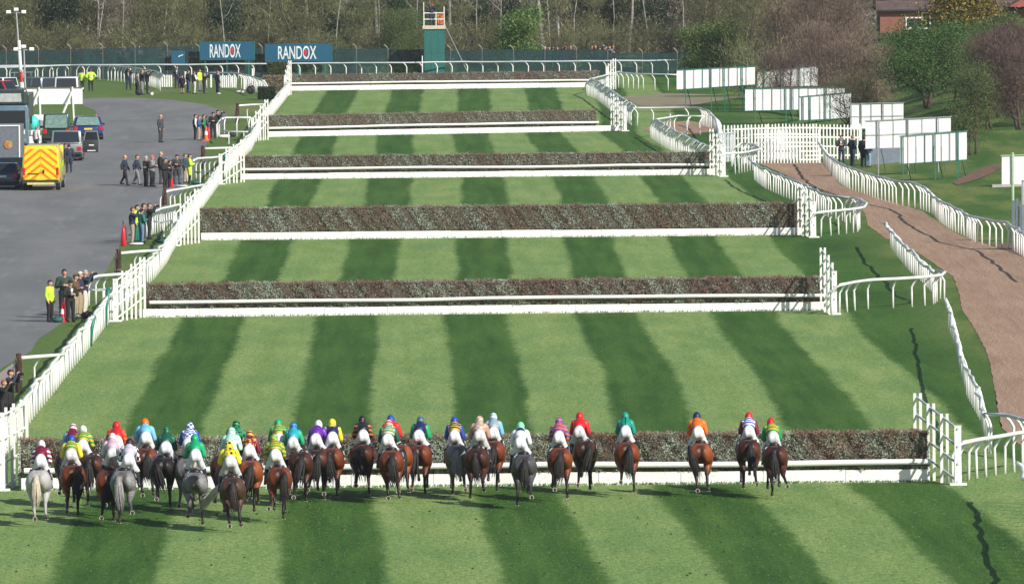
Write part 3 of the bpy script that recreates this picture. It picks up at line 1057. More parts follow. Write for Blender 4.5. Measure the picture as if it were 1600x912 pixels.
PM = {}
for pose in ('stand', 'walk', 'photo', 'hold', 'hips'):
    bk = bake('body', person_parts(pose), .0135, 3000)
    isb = lambda l, c: l == 'skin' or l == 'head' or l == 'neck'
    d = {}
    d['body'] = skin_mesh('body', bk, 1)
    d['jacket'] = cloth_mesh('jacket', bk, lambda l, c: l in ('torso', 'arm') or (l == 'hip' and c[2] > .84) or (l == 'neck' and c[2] < 1.47), .018, 2,
                             lambda l, c: 1 if l == 'arm' else 0)
    d['trousers'] = cloth_mesh('trousers', bk, lambda l, c: l == 'leg' or l == 'hip' or (l == 'torso' and c[2] < .97), .011)
    d['shoe'] = [cloth_mesh('shoe', bk, lambda l, c, q=q: l == 'foot' and c[0] * q > 0, .006) for q in (-1, 1)]
    d['hair'] = cloth_mesh('hair', bk, lambda l, c: l == 'head' and (c[2] > 1.685 or (c[1] < .0 and c[2] > 1.58)), .014)
    d['hat'] = cloth_mesh('hat', bk, lambda l, c: l == 'head' and c[2] > 1.68, .022)
    d['long'] = cloth_mesh('jacket', bk, lambda l, c: l in ('torso', 'arm') or l == 'hip' or (l == 'leg' and c[2] > .55) or (l == 'neck' and c[2] < 1.47), .03, 2,
                           lambda l, c: 1 if l == 'arm' else 0)
    PM[pose] = d
brim_me = MB().tube([(0, .02, 1.70), (0, .02, 1.712)], [.135, .13], 14).mesh('brim')
brim_me.materials.append(None)
peak_me = MB().quadplate([(-.07, .10, 1.70), (.07, .10, 1.70), (.055, .185, 1.69), (-.055, .185, 1.69)], .008).mesh('peak')
peak_me.materials.append(None)
cam_me = MB().box((0, .36, 1.60), (.14, .08, .10)).tube([(0, .38, 1.60), (0, .47, 1.603)], [.045, .05], 9).mesh('camera_body')
cam_me.materials.append(LEATHER)
SHIRT = simple('white_shirt', (.75, .75, .75), .7)
shirt_me = MB().prism([(-.05, 1.43), (.05, 1.43), (.012, 1.12), (-.012, 1.12)], 'y', .128, .152).mesh('shirt_front')
shirt_me.materials.append(SHIRT)
TAPE = simple('reflective_tape', (.62, .64, .66), .3)
tape_me = MB().tube([(0, 0, 1.10), (0, 0, 1.15)], [.185, .188], 16).mesh('reflective_band')
tape_me.materials.append(TAPE)
tape_me.transform(Matrix.Diagonal((1.0, .82, 1, 1)))
HVY = simple('hi_vis_yellow', (.52, .80, .04), .55, var=.08)


def person(px, py, label, jacket, trousers, pose='stand', face=0.0, hgt=1.76, sleeves=None, hat=None, hair=0, hatkind='cap', extra=(), long=False, group=None, z=None, at=None, shoes=None):
    """face: degrees, 0 looks down the course away from the camera, positive turns to the left"""
    loc = at if at is not None else G(px, py) if z is None else G(px, py, z)
    t = thing('person', label, 'person', loc, math.radians(face), group)
    s = hgt / 1.76
    t.scale = (s * random.uniform(1.06, 1.2), s * 1.1, s)
    d = PM[pose]
    dress(obj('body', d['body'], t), [SKIN])
    jm = simple('cloth_' + str(jacket), jacket, .8) if not isinstance(jacket, bpy.types.Material) else jacket
    sm = jm if sleeves is None else (sleeves if isinstance(sleeves, bpy.types.Material) else simple('cloth_' + str(sleeves), sleeves, .8))
    dress(obj('jacket', d['long' if long else 'jacket'], t), [jm, sm])
    dress(obj('trousers', d['trousers'], t), [simple('cloth_' + str(trousers), trousers, .8)])
    for sm_ in d['shoe']:
        dress(obj('shoe', sm_, t), [shoes or LEATHER])
    if hair is not None:
        dress(obj('hair', d['hair'], t), [HAIR[hair]])
    if hat:
        hm = simple('cloth_' + str(hat), hat, .75)
        dress(obj('hat', d['hat'], t), [hm])
        dress(obj('brim' if hatkind == 'brim' else 'peak', brim_me if hatkind == 'brim' else peak_me, t), [hm])
    if pose == 'photo':
        obj('camera_body', cam_me, t)
    if 'shirt' in extra:
        obj('shirt_front', shirt_me, t)
    if 'tape' in extra:
        obj('reflective_band', tape_me, t)
    if 'bag' in extra:
        MB().box((.24, -.05, .98), (.14, .3, .26)).tube([(.24, -.05, 1.1), (0, -.13, 1.35), (-.14, -.02, 1.47)], .014, 5).build('shoulder_bag', LEATHER, t)
    return t


NAVY, BLACK, DGREEN, KHAKI, CREAMC, JEANS, CHAR, BROWN, TEAL, WHT, GRYC = ((.018, .026, .055), (.012, .012, .014), (.025, .05, .035), (.36, .28, .18), (.62, .57, .47),
    (.05, .09, .18), (.045, .045, .05), (.12, .06, .03), (.01, .16, .14), (.7, .7, .7), (.2, .2, .21))
g2, g3, g4, g5 = 'spectators behind the second fence wing', 'spectators by the tall fence wing', 'group on the road by the fourth fence', 'people on the far grass'
person(78, 503, 'woman with long dark hair in hi-vis jacket and black trousers at the road edge', HVY, BLACK, 'stand', -120, 1.68, hair=0, group=g2)
person(101, 497, 'tall person in dark green coat with hood, standing behind a man in black', DGREEN, BLACK, 'hold', 190, 1.98, hair=0, group=g2)
person(110, 503, 'person all in black with a black cap and white badge beside the tall green coat', BLACK, BLACK, 'hold', -150, 1.66, hat=BLACK, hair=None, extra=('shirt',), group=g2)
person(118, 494, 'person in brown jacket and khaki trousers with a dark hat, beside the badge wearer', BROWN, KHAKI, 'hold', -110, 1.70, hat=BROWN, hatkind='brim', group=g2)
person(125, 493, 'man in cream flat cap, dark blazer and khaki trousers by the pen rail', NAVY, KHAKI, 'hold', -100, 1.78, hat=CREAMC, group=g2)
person(133, 490, 'man raising a camera in navy jacket and cream trousers, nearest the pen rail', NAVY, CREAMC, 'photo', -100, 1.78, hair=2, group=g2)
person(207, 381, 'photographer in navy jacket and khaki trousers, leftmost by the tall fence wing', NAVY, KHAKI, 'photo', -90, 1.76, hair=1, group=g3)
person(214, 378, 'person in hi-vis yellow top standing behind the khaki trousered photographer', HVY, TEAL, 'stand', -110, 1.78, hair=0, group=g3)
person(221, 380, 'person in teal jacket and light blue jeans by the tall fence wing', TEAL, (.12, .2, .33), 'hold', -60, 1.66, hair=0, group=g3)
person(224, 376, 'dark coated onlooker half hidden between the teal jacket and the black jacket', CHAR, BLACK, 'stand', -80, 1.80, hair=0, group=g3)
person(233, 374, 'photographer in black with red sunburnt face at the end of the pen rail', BLACK, BLACK, 'photo', -95, 1.76, hair=1, group=g3)
person(195, 290, 'bald man in navy jumper walking, leftmost of the group on the road', NAVY, BLACK, 'walk', -100, 1.72, hair=None, group=g4)
person(214, 290, 'brown haired man in navy jumper and grey trousers walking behind the bald man', NAVY, GRYC, 'walk', -100, 1.72, hair=1, group=g4)
person(228, 292, 'steward in dark vest with pale bands, hands together, beside the orange cap', CHAR, BLACK, 'hold', -60, 1.72, hair=2, sleeves=NAVY, extra=('tape',), group=g4)
person(238, 292, 'steward in bright orange cap and grey banded vest', GRYC, BLACK, 'hold', -120, 1.74, hat=(.75, .16, .02), hair=None, sleeves=CHAR, extra=('tape',), group=g4)
person(251, 288, 'bald man in black coat at the back of the road group', BLACK, CHAR, 'stand', -90, 1.84, hair=None, group=g4)
person(258, 294, 'dark haired person in long black coat with pale shoes', BLACK, BLACK, 'hold', -120, 1.66, hair=0, long=True, group=g4)
person(265, 293, 'stooping person in black jacket and dark trousers beside the red extinguisher', CHAR, BLACK, 'hold', -60, 1.52, hair=0, group=g4)
person(277, 288, 'person in long charcoal coat and blue jeans standing alone with black hat', CHAR, JEANS, 'hold', 170, 1.66, hair=0, hat=BLACK, hatkind='brim', long=True, group=g4)
person(289, 286, 'person in blue jacket and khaki trousers behind the hi-vis coat', (.02, .05, .13), KHAKI, 'stand', -100, 1.66, hair=1, group=g4)
person(296, 287, 'person in long hi-vis yellow coat holding the pen rail', HVY, BLACK, 'hold', -80, 1.66, hair=0, long=True, extra=('tape',), group=g4)
person(251, 223, 'man in dark suit standing alone in the middle of the road', CHAR, CHAR, 'stand', -120, 1.80, hair=None)
g6 = 'people by the pen of the fifth fence'
person(305, 219, 'man with white sleeves and dark waistcoat by the orange cone', CHAR, BLACK, 'stand', -80, 1.66, hair=0, sleeves=WHT, group=g6)
person(311, 220, 'man in blue top and khaki trousers beside the orange cone', (.04, .08, .2), KHAKI, 'hold', -100, 1.62, hair=1, group=g6)
person(318, 218, 'person in green jacket behind the orange cone', (.02, .22, .07), BLACK, 'stand', -80, 1.60, hair=0, group=g6)
person(323, 217, 'person in blue grey jacket just right of the orange cone', (.10, .13, .22), JEANS, 'stand', -60, 1.48, hair=0, group=g6)
person(333, 217, 'officer in black uniform and cap, left of two by the fifth pen', BLACK, BLACK, 'hold', 180, 1.72, hat=BLACK, hair=None, group=g6)
person(340, 214, 'officer in black uniform at the pen rail, right of two', BLACK, BLACK, 'photo', -90, 1.74, hat=BLACK, hair=None, group=g6)
person(128, 143, 'left of two police officers in hi-vis jackets seen from behind', HVY, BLACK, 'stand', -20, 1.68, hair=0, extra=('tape',), group=g5)
person(142, 143, 'right of two police officers in hi-vis jackets, hands on hips', HVY, BLACK, 'hips', 10, 1.76, hair=1, extra=('tape',), group=g5)
person(201, 141, 'photographer in navy suit and white shirt standing apart on the far grass', NAVY, NAVY, 'photo', 180, 1.76, hair=0, extra=('shirt',), group=g5)
person(214, 146, 'person in grey and black jacket, left of the far photographers', GRYC, BLACK, 'stand', -60, 1.60, hair=0, group=g5)
person(222, 148, 'photographer in black jacket and grey trousers with raised arms on the far grass', BLACK, GRYC, 'photo', -100, 1.90, hair=3, group=g5)
person(230, 147, 'photographer in black with pale belt, right of the far photographers', BLACK, BLACK, 'photo', -90, 1.86, hair=0, group=g5)
person(277, 138, 'man in navy suit with white shirt front among the far grass people', NAVY, NAVY, 'stand', 170, 1.74, hair=1, extra=('shirt',), group=g5)
person(285, 146, 'woman in black dress and bare legs on the far grass', BLACK, (.5, .27, .19), 'stand', 150, 1.40, hair=0, long=True, group=g5)
person(294, 145, 'man in dark blue jacket and jeans on the far grass', NAVY, JEANS, 'stand', -60, 1.74, hair=1, group=g5)
person(303, 147, 'man in white sleeves, navy vest and cream trousers on the far grass', NAVY, CREAMC, 'hold', -60, 1.76, hair=0, sleeves=WHT, group=g5)
person(312, 143, 'person in hi-vis jacket and grey trousers in the far grass group', HVY, GRYC, 'stand', -120, 1.72, hair=1, group=g5)
person(319, 146, 'photographer in black beside the hi-vis jacket, bending forward', BLACK, BLACK, 'photo', -80, 1.55, hair=3, group=g5)
person(340, 147, 'person in dark blue with white shoes standing by the right picket row', NAVY, NAVY, 'stand', -60, 1.76, hair=3, shoes=SHIRT, group=g5)
# bottom left corner
person(16, 655, 'photographer in navy jacket with raised arms in the bottom left corner', NAVY, BLACK, 'photo', -110, 1.66, hair=0, group='photographers in the lower left corner')
person(6, 668, 'photographer in black crouching behind the left rail of the nearest fence', BLACK, BLACK, 'photo', -120, 1.58, hair=3, group='photographers in the lower left corner')
# by the ambulance
g7 = 'people beside the ambulance'
person(90, 268, 'person in hi-vis and black vest closest to the ambulance side', HVY, BLACK, 'hold', -20, 1.68, hair=3, sleeves=BLACK, group=g7)
person(102, 268, 'person in dark coat partly hidden behind the long navy coat', CHAR, BLACK, 'stand', -160, 1.62, hair=0, group=g7)
person(108, 270, 'person in long navy coat on the road, right of the ambulance', NAVY, NAVY, 'stand', 10, 1.68, hair=0, long=True, group=g7)
person(8, 278, 'man in black suit and white shirt standing by the dark blue cars', BLACK, BLACK, 'stand', -160, 1.74, hair=None, extra=('shirt',))
g8 = 'stewards by the paling gate'
person(1315, 257, 'steward in dark jacket with hi-vis strip, left of the paling gate group', CHAR, NAVY, 'hold', 170, 1.70, hair=0, extra=('shirt',), group=g8)
person(1332, 259, 'steward with ginger hair and spread legs, middle of the paling gate group', NAVY, NAVY, 'hips', -60, 1.78, hair=3, group=g8)
person(1350, 261, 'steward in black coat next to the white screen', BLACK, BLACK, 'stand', -30, 1.80, hair=0, long=True, group=g8)
person(1357, 261, 'steward in navy top and light blue trousers bending by the white screen', NAVY, (.2, .3, .42), 'hold', -40, 1.50, hair=0, group=g8)

# ------------------------------------------------------------------ horses and jockeys
def horse_parts(v):
    p = []
    a = lambda *q: p.append(q)
    for s in (-1, 1):
        a('body', 'e', (.165 * s, .30, 1.20), (.195, .32, .30))
        a('body', 'e', (.12 * s, .36, 1.36), (.18, .30, .18))
        a('body', 'e', (.10 * s, .10, 1.26), (.13, .15, .2))
    a('body', 'e', (0, .42, 1.42), (.12, .40, .11))
    a('body', 'e', (0, .95, 1.17), (.31, .62, .34))
    a('body', 'e', (0, 1.45, 1.22), (.25, .36, .38))
    a('body', 'e', (0, 1.30, 1.42), (.10, .40, .14))
    a('body', 'c', (0, 1.60, 1.32), .22, (0, 2.22, 1.50), .115)
    a('body', 'c', (0, 2.22, 1.54), .125, (0, 2.70, 1.28), .075)
    for s in (-1, 1):
        a('body', 'c', (.05 * s, 2.16, 1.64), .03, (.07 * s, 2.13, 1.75), .012)
    # hind legs: (stifle, hock, fetlock, hoof) per side
    H = {
        'a': (((.21, .52, .92), (.16, .02, .62), (.18, -.22, .30), (.20, -.33, .18)), ((.20, .62, .95), (.14, .42, .56), (.13, .50, .22), (.14, .58, .09))),
        'b': (((.22, .60, .94), (.19, .30, .55), (.20, .20, .20), (.21, .26, .07)), ((.20, .50, .92), (.15, -.06, .66), (.17, -.36, .42), (.19, -.50, .34))),
        'c': (((.21, .56, .92), (.14, .10, .58), (.10, -.04, .24), (.09, -.02, .12)), ((.21, .64, .94), (.18, .34, .58), (.20, .16, .24), (.23, .02, .17))),
        'd': (((.21, .50, .92), (.20, -.04, .66), (.26, -.32, .48), (.30, -.42, .36)), ((.20, .60, .94), (.13, .25, .56), (.10, .18, .20), (.11, .22, .07))),
    }[v]
    for s, (st, ho, fe, hf) in zip((-1, 1), H):
        q = lambda t: (t[0] * s, t[1], t[2])
        a('body', 'c', (.17 * s, .32, 1.15), .215, q(st), .155)
        a('body', 'c', q(st), .15, q(ho), .070)
        a('body', 'e', (ho[0] * s, ho[1] - .02, ho[2] + .02), (.052, .062, .07))
        a('low', 'c', q(ho), .058, q(fe), .041)
        a('low', 'e', q(fe), (.044, .05, .048))
        a('low', 'c', q(fe), .036, q(hf), .038)
        a('hoof', 'c', q(hf), .046, (hf[0] * s, hf[1] + .01, hf[2] - .035), .058)
    F = {
        'a': (((.16, 1.62, .88), (.15, 2.02, .62), (.15, 2.30, .40)), ((.16, 1.50, .78), (.15, 1.52, .42), (.15, 1.40, .22))),
        'b': (((.16, 1.68, .96), (.15, 1.80, .66), (.15, 1.62, .56)), ((.16, 1.60, .82), (.15, 1.85, .45), (.15, 2.05, .22))),
        'c': (((.16, 1.70, .98), (.15, 1.84, .70), (.15, 1.66, .58)), ((.16, 1.70, .98), (.15, 1.90, .74), (.15, 1.74, .60))),
        'd': (((.16, 1.45, .78), (.15, 1.35, .40), (.15, 1.15, .26)), ((.16, 1.62, .84), (.15, 1.75, .44), (.15, 1.80, .14))),
    }[v]
    for s, (kn, fe, hf) in zip((-1, 1), F):
        q = lambda t: (t[0] * s, t[1], t[2])
        a('body', 'c', (.16 * s, 1.45, 1.10), .14, q(kn), .062)
        a('low', 'c', q(kn), .05, q(fe), .036)
        a('low', 'c', q(fe), .04, q(hf), .042)
        a('hoof', 'c', q(hf), .05, (hf[0] * s, hf[1], hf[2] - .03), .056)
    return p, H


def tail_mesh(sw, k):
    """hair of the tail: many strands from the dock"""
    n = 260
    mb = MB()
    mb.tube([(0, -.0, 1.40), (sw * .1, -.08, 1.32), (sw * .3, -.12, 1.14), (sw * .7, -.16, .94), (sw, -.22, .72), (sw * 1.1, -.25, .58)], [.05, .10, .145, .135, .08, .02], 9)
    rng = random.Random(k)
    for _ in range(46):
        a = rng.uniform(0, 2 * math.pi)
        ox, oy = math.cos(a) * .135, math.sin(a) * .075
        e = rng.uniform(.38, .72)
        mb.tube([(ox * .4, -.08, 1.38), (sw * .3 + ox, -.19 + oy, 1.12), (sw * .8 + ox * 1.15, -.25 + oy, .84), (sw * 1.15 + ox * rng.uniform(.2, 1.4), -.29 + oy, e)], [.012, .016, .013, .004], 4, cap=False)
    return mb.mesh('tail', smooth=True)


def coat_material(name, base, dark, point, grey=False, sheen=.32):
    m, nt, b = newmat(name)
    tc = N(nt, 'ShaderNodeTexCoord')
    co = tc.outputs['Object']
    sep = N(nt, 'ShaderNodeSeparateXYZ')
    nt.links.new(co, sep.inputs[0])
    f = noise(nt, co, 2.2, 4, .6)
    col = mixcol(nt, maprange(nt, f, .35, .65), lin(base), lin(dark))
    if grey:
        dp = noise(nt, co, 13, 3, .5)
        col = mixcol(nt, maprange(nt, dp, .42, .62, 0, .65), col, lin(tuple(v * .45 for v in base)))
    z = math_(nt, 'ADD', sep.outputs[2], math_(nt, 'MULTIPLY', f, .25))
    col = mixcol(nt, maprange(nt, z, 1.02, .62), col, lin(point))
    # darker towards the midline of the hindquarters, round the dock
    ax = math_(nt, 'ABSOLUTE', sep.outputs[0])
    dock = math_(nt, 'MULTIPLY', maprange(nt, ax, .20, .06), maprange(nt, sep.outputs[1], .32, .10))
    col = mixcol(nt, math_(nt, 'MULTIPLY', dock, .8), col, lin(point))
    nt.links.new(col, b.inputs['Base Color'])
    b.inputs['Roughness'].default_value = .46
    b.inputs['Specular IOR Level'].default_value = .32
    return m


COATS = {
    'bay': coat_material('coat_bay', (.215, .050, .016), (.125, .027, .010), (.014, .009, .008)),
    'bright bay': coat_material('coat_bright_bay', (.33, .085, .024), (.20, .048, .015), (.018, .011, .009)),
    'dark bay': coat_material('coat_dark_bay', (.085, .024, .012), (.042, .013, .009), (.012, .008, .008)),
    'brown': coat_material('coat_brown', (.10, .047, .032), (.055, .025, .018), (.016, .010, .009)),
    'black': coat_material('coat_black', (.018, .013, .013), (.011, .009, .009), (.009, .008, .008)),
    'light grey': coat_material('coat_light_grey', (.46, .45, .44), (.36, .35, .35), (.34, .33, .33)),
    'dapple grey': coat_material('coat_dapple_grey', (.27, .265, .27), (.16, .155, .16), (.07, .065, .065), True),
    'steel grey': coat_material('coat_steel_grey', (.10, .10, .11), (.055, .055, .062), (.03, .028, .03), True),
}
TAILM = {'dark': simple('tail_black', (.009, .007, .007), .75, nscale=20), 'cream': simple('tail_cream', (.46, .41, .31), .5, nscale=20), 'grey': simple('tail_grey', (.22, .21, .21), .5, nscale=20),
         'brown': simple('tail_brown', (.022, .014, .011), .75, nscale=20)}
HOOFM = simple('hoof', (.05, .042, .035), .5)
SOLE = simple('horseshoe', (.42, .36, .30), .5)
HM = {}
for v in 'abcd':
    parts, H = horse_parts(v)
    bk = bake('body', parts, .024, 5200, 3)
    me = skin_mesh('body', bk, 2, lambda l, c: 1 if l == 'hoof' else 0)
    HM[v] = (me, H)
TAILS = [tail_mesh(s, i) for i, s in enumerate((.0, .07, -.09, .16))]
for t_ in TAILS:
    t_.materials.append(None)
shoe_me = MB().tube([(.03 * math.cos(a) * 1.5, .03 * math.sin(a) * 1.6, 0) for a in [math.radians(q) for q in range(-60, 241, 30)]], .009, 5).mesh('shoe')
shoe_me.materials.append(SOLE)
SADDLE = MB().ball((0, 1.02, 1.50), (.19, .27, .07)).ball((0, .86, 1.53), (.15, .10, .07)).box((0.30, .98, 1.36), (.03, .36, .34), ry=-.25).box((-.30, .98, 1.36), (.03, .36, .34), ry=.25).mesh('saddle', smooth=True)
SADDLE.materials.append(LEATHER)
CLOTH = MB().prism([(-.335, 1.12), (-.30, 1.34), (-.16, 1.50), (0, 1.53), (.16, 1.50), (.30, 1.34), (.335, 1.12), (.36, 1.12), (.325, 1.36), (.17, 1.53), (0, 1.56), (-.17, 1.53), (-.325, 1.36), (-.36, 1.12)],
                     'y', .90, 1.30).mesh('saddle_cloth')
CLOTH.materials.append(simple('saddle_cloth', (.55, .55, .56), .8))
MANE = MB()
for i in range(26):
    q = i / 25
    MANE.tube([(0, 1.5 + .72 * q, 1.50 + .16 * q), (.06, 1.48 + .72 * q, 1.46 + .20 * q), (.11, 1.46 + .72 * q, 1.34 + .20 * q)], [.03, .03, .006], 5)
MANE = MANE.mesh('mane', smooth=True)
MANE.materials.append(None)
BRIDLE = MB().tube([(.12, 2.30, 1.48), (0, 2.26, 1.66), (-.12, 2.30, 1.48)], .012, 5).tube([(.085, 2.60, 1.34), (0, 2.56, 1.43), (-.085, 2.60, 1.34), (0, 2.66, 1.23), (.085, 2.60, 1.34)], .012, 5) \
    .tube([(.09, 2.62, 1.30), (.2, 2.0, 1.42), (.09, 1.62, 1.66)], .009, 5).tube([(-.09, 2.62, 1.30), (-.2, 2.0, 1.42), (-.09, 1.62, 1.66)], .009, 5).mesh('bridle')
BRIDLE.materials.append(LEATHER)


def jockey_parts(v):
    p = []
    a = lambda *q: p.append(q)
    up = {0: 0.0, 1: .04, 2: -.03}[v]
    hz, sz = 1.86 + up, 2.13 + up
    for s in (-1, 1):
        a('hip', 'e', (.082 * s, .74, hz), (.105, .14, .15))
        a('hip', 'c', (.09 * s, .78, hz - .03), .11, (.17 * s, .94, hz - .24), .10)
    a('hip', 'e', (0, .80, hz + .05), (.165, .17, .15))
    a('hip', 'e', (0, .75, hz - .02), (.10, .14, .13))
    a('torso', 'c', (0, .90, hz + .09), .15, (0, 1.22, sz), .15)
    a('torso', 'e', (0, 1.08, (hz + sz) / 2 + .06), (.205, .28, .15))
    a('torso', 'c', (-.175, 1.28, sz - .01), .088, (.175, 1.28, sz - .01), .088)
    a('neck', 'c', (0, 1.32, sz + .03), .062, (0, 1.40, sz + .10), .055)
    a('head', 'e', (0, 1.45, sz + .155), (.084, .105, .11))
    a('head', 'c', (0, 1.53, sz + .09), .045, (0, 1.52, sz + .13), .055)
    a('head', 'c', (0, 1.55, sz + .16), .01, (0, 1.575, sz + .12), .016)
    for s in (-1, 1):
        a('leg', 'c', (.15 * s, .90, hz - .18), .102, (.27 * s, 1.12, 1.54), .078)
        a('boot', 'c', (.27 * s, 1.12, 1.54), .07, (.34 * s, .82, 1.20), .048)
        a('boot', 'c', (.35 * s, .80, 1.17), .044, (.36 * s, 1.0, 1.12), .036)
        el = (.285 * s, 1.28, sz - .27)
        wr = (.10 * s, 1.64, 1.80)
        a('arm', 'c', (.20 * s, 1.27, sz - .02), .082, el, .066)
        a('arm', 'c', el, .062, wr, .036)
        hand(p, wr, (-s * .2, 1, -.25), (s * .3, .1, 1), 1.0, 1.1)
    return p


JM = []
for v in range(3):
    bk = bake('body', jockey_parts(v), .0135, 3400)
    sz = {0: 2.13, 1: 2.17, 2: 2.10}[v]
    JM.append(dict(
        body=skin_mesh('body', bk, 1),
        jacket=cloth_mesh('silks', bk, lambda l, c: l in ('torso', 'arm') or (l == 'neck' and c[1] < 1.37), .020, 2, lambda l, c: 1 if l == 'arm' else 0),
        breeches=cloth_mesh('breeches', bk, lambda l, c: l in ('hip', 'leg') or (l == 'torso' and c[1] < .88), .012),
        boots=[cloth_mesh('boot', bk, lambda l, c, q=q: l == 'boot' and c[0] * q > 0, .010) for q in (-1, 1)],
        cap=cloth_mesh('cap', bk, lambda l, c: l == 'head' and (c[2] > sz + .13 or (c[1] < 1.43)), .050),
        peak=MB().quadplate([(-.07, 1.575, sz + .18), (.07, 1.575, sz + .18), (.05, 1.66, sz + .165), (-.05, 1.66, sz + .165)], .01).mesh('cap_peak'), sz=sz))
    JM[-1]['peak'].materials.append(None)
BREECH = [simple('breeches_white', (.72, .73, .78), .7, var=.06, nscale=9, bump=.4), simple('breeches_soiled', (.60, .60, .62), .75, var=.16, nscale=7, bump=.4)]

PAL = dict(maroon=(.19, .006, .035), white=(.74, .75, .78), green=(.01, .27, .06), dgreen=(.006, .09, .05), yellow=(.80, .66, .03), gold=(.62, .42, .02), red=(.62, .012, .015), pink=(.62, .42, .50),
           lblue=(.17, .47, .70), blue=(.02, .06, .40), navy=(.012, .02, .09), orange=(.78, .15, .01), black=(.014, .014, .016), purple=(.13, .02, .33), turq=(.02, .36, .46),
           teal=(.005, .27, .19), mint=(.20, .75, .42), cream=(.62, .52, .40), lav=(.55, .50, .62), tan=(.45, .26, .18), cerise=(.45, .015, .10), emerald=(.005, .36, .14))


def silk(c1, pattern=None, c2=None):
    key = 'silk_%s_%s_%s' % (c1, pattern, c2)
    if key in MATS:
        return MATS[key]
    m, nt, b = newmat(key)
    tc = N(nt, 'ShaderNodeTexCoord')
    co = tc.outputs['Object']
    sep = N(nt, 'ShaderNodeSeparateXYZ')
    nt.links.new(co, sep.inputs[0])
    x, y, z = sep.outputs
    fac = None
    A, B = lin(PAL[c1]), lin(PAL[c2]) if c2 else None
    if pattern == 'hoops':
        fac = maprange(nt, math_(nt, 'SINE', math_(nt, 'MULTIPLY', math_(nt, 'ADD', math_(nt, 'MULTIPLY', y, .55), z), 2 * math.pi / .125)), -.1, .1)
    elif pattern == 'check':
        fac = maprange(nt, math_(nt, 'MULTIPLY', math_(nt, 'SINE', math_(nt, 'MULTIPLY', x, 38)), math_(nt, 'SINE', math_(nt, 'MULTIPLY', math_(nt, 'ADD', y, z), 30))), -.05, .05)
    elif pattern == 'spots':
        vo = N(nt, 'ShaderNodeTexVoronoi')
        nt.links.new(co, vo.inputs['Vector'])
        vo.inputs['Scale'].default_value = 7.5
        vo.inputs['Randomness'].default_value = .3
        fac = maprange(nt, vo.outputs['Distance'], .42, .34)
    elif pattern == 'sash':
        fac = maprange(nt, math_(nt, 'ABSOLUTE', math_(nt, 'SUBTRACT', math_(nt, 'ADD', x, math_(nt, 'MULTIPLY', math_(nt, 'SUBTRACT', z, 2.1), .9)), .05)), .075, .06)
    elif pattern == 'band':
        fac = maprange(nt, math_(nt, 'ABSOLUTE', math_(nt, 'SUBTRACT', y, 1.10)), .085, .07)
    elif pattern == 'seam':
        fac = maprange(nt, math_(nt, 'ABSOLUTE', x), .022, .014)
    elif pattern == 'vee':
        fac = maprange(nt, math_(nt, 'SUBTRACT', math_(nt, 'SUBTRACT', y, 1.12), math_(nt, 'MULTIPLY', math_(nt, 'ABSOLUTE', x), 1.2)), .0, .03)
    elif pattern == 'star':
        ang = math_(nt, 'ARCTAN2', x, math_(nt, 'SUBTRACT', y, 1.12))
        rad = math_(nt, 'SQRT', math_(nt, 'ADD', math_(nt, 'POWER', x, 2), math_(nt, 'POWER', math_(nt, 'MULTIPLY', math_(nt, 'SUBTRACT', y, 1.12), .8), 2)))
        lim = math_(nt, 'ADD', .085, math_(nt, 'MULTIPLY', math_(nt, 'COSINE', math_(nt, 'MULTIPLY', ang, 5)), .045))
        fac = maprange(nt, math_(nt, 'SUBTRACT', rad, lim), .012, -.008)
        fac = math_(nt, 'MULTIPLY', fac, maprange(nt, z, 2.05, 2.1))
    col = mixcol(nt, fac, A, B) if fac is not None else A
    cr = noise(nt, co, 9, 3, .6, (1, .5, 1), 1.0)
    if isinstance(col, tuple):
        col = mixcol(nt, cr, tuple(v * .86 for v in col[:3]) + (1,), tuple(min(1, v * 1.12) for v in col[:3]) + (1,))
    nt.links.new(col, b.inputs['Base Color'])
    b.inputs['Roughness'].default_value = .45
    bp = N(nt, 'ShaderNodeBump')
    bp.inputs['Strength'].default_value = .6
    bp.inputs['Distance'].default_value = .02
    nt.links.new(cr, bp.inputs['Height'])
    nt.links.new(bp.outputs[0], b.inputs['Normal'])
    MATS[key] = m
    return m


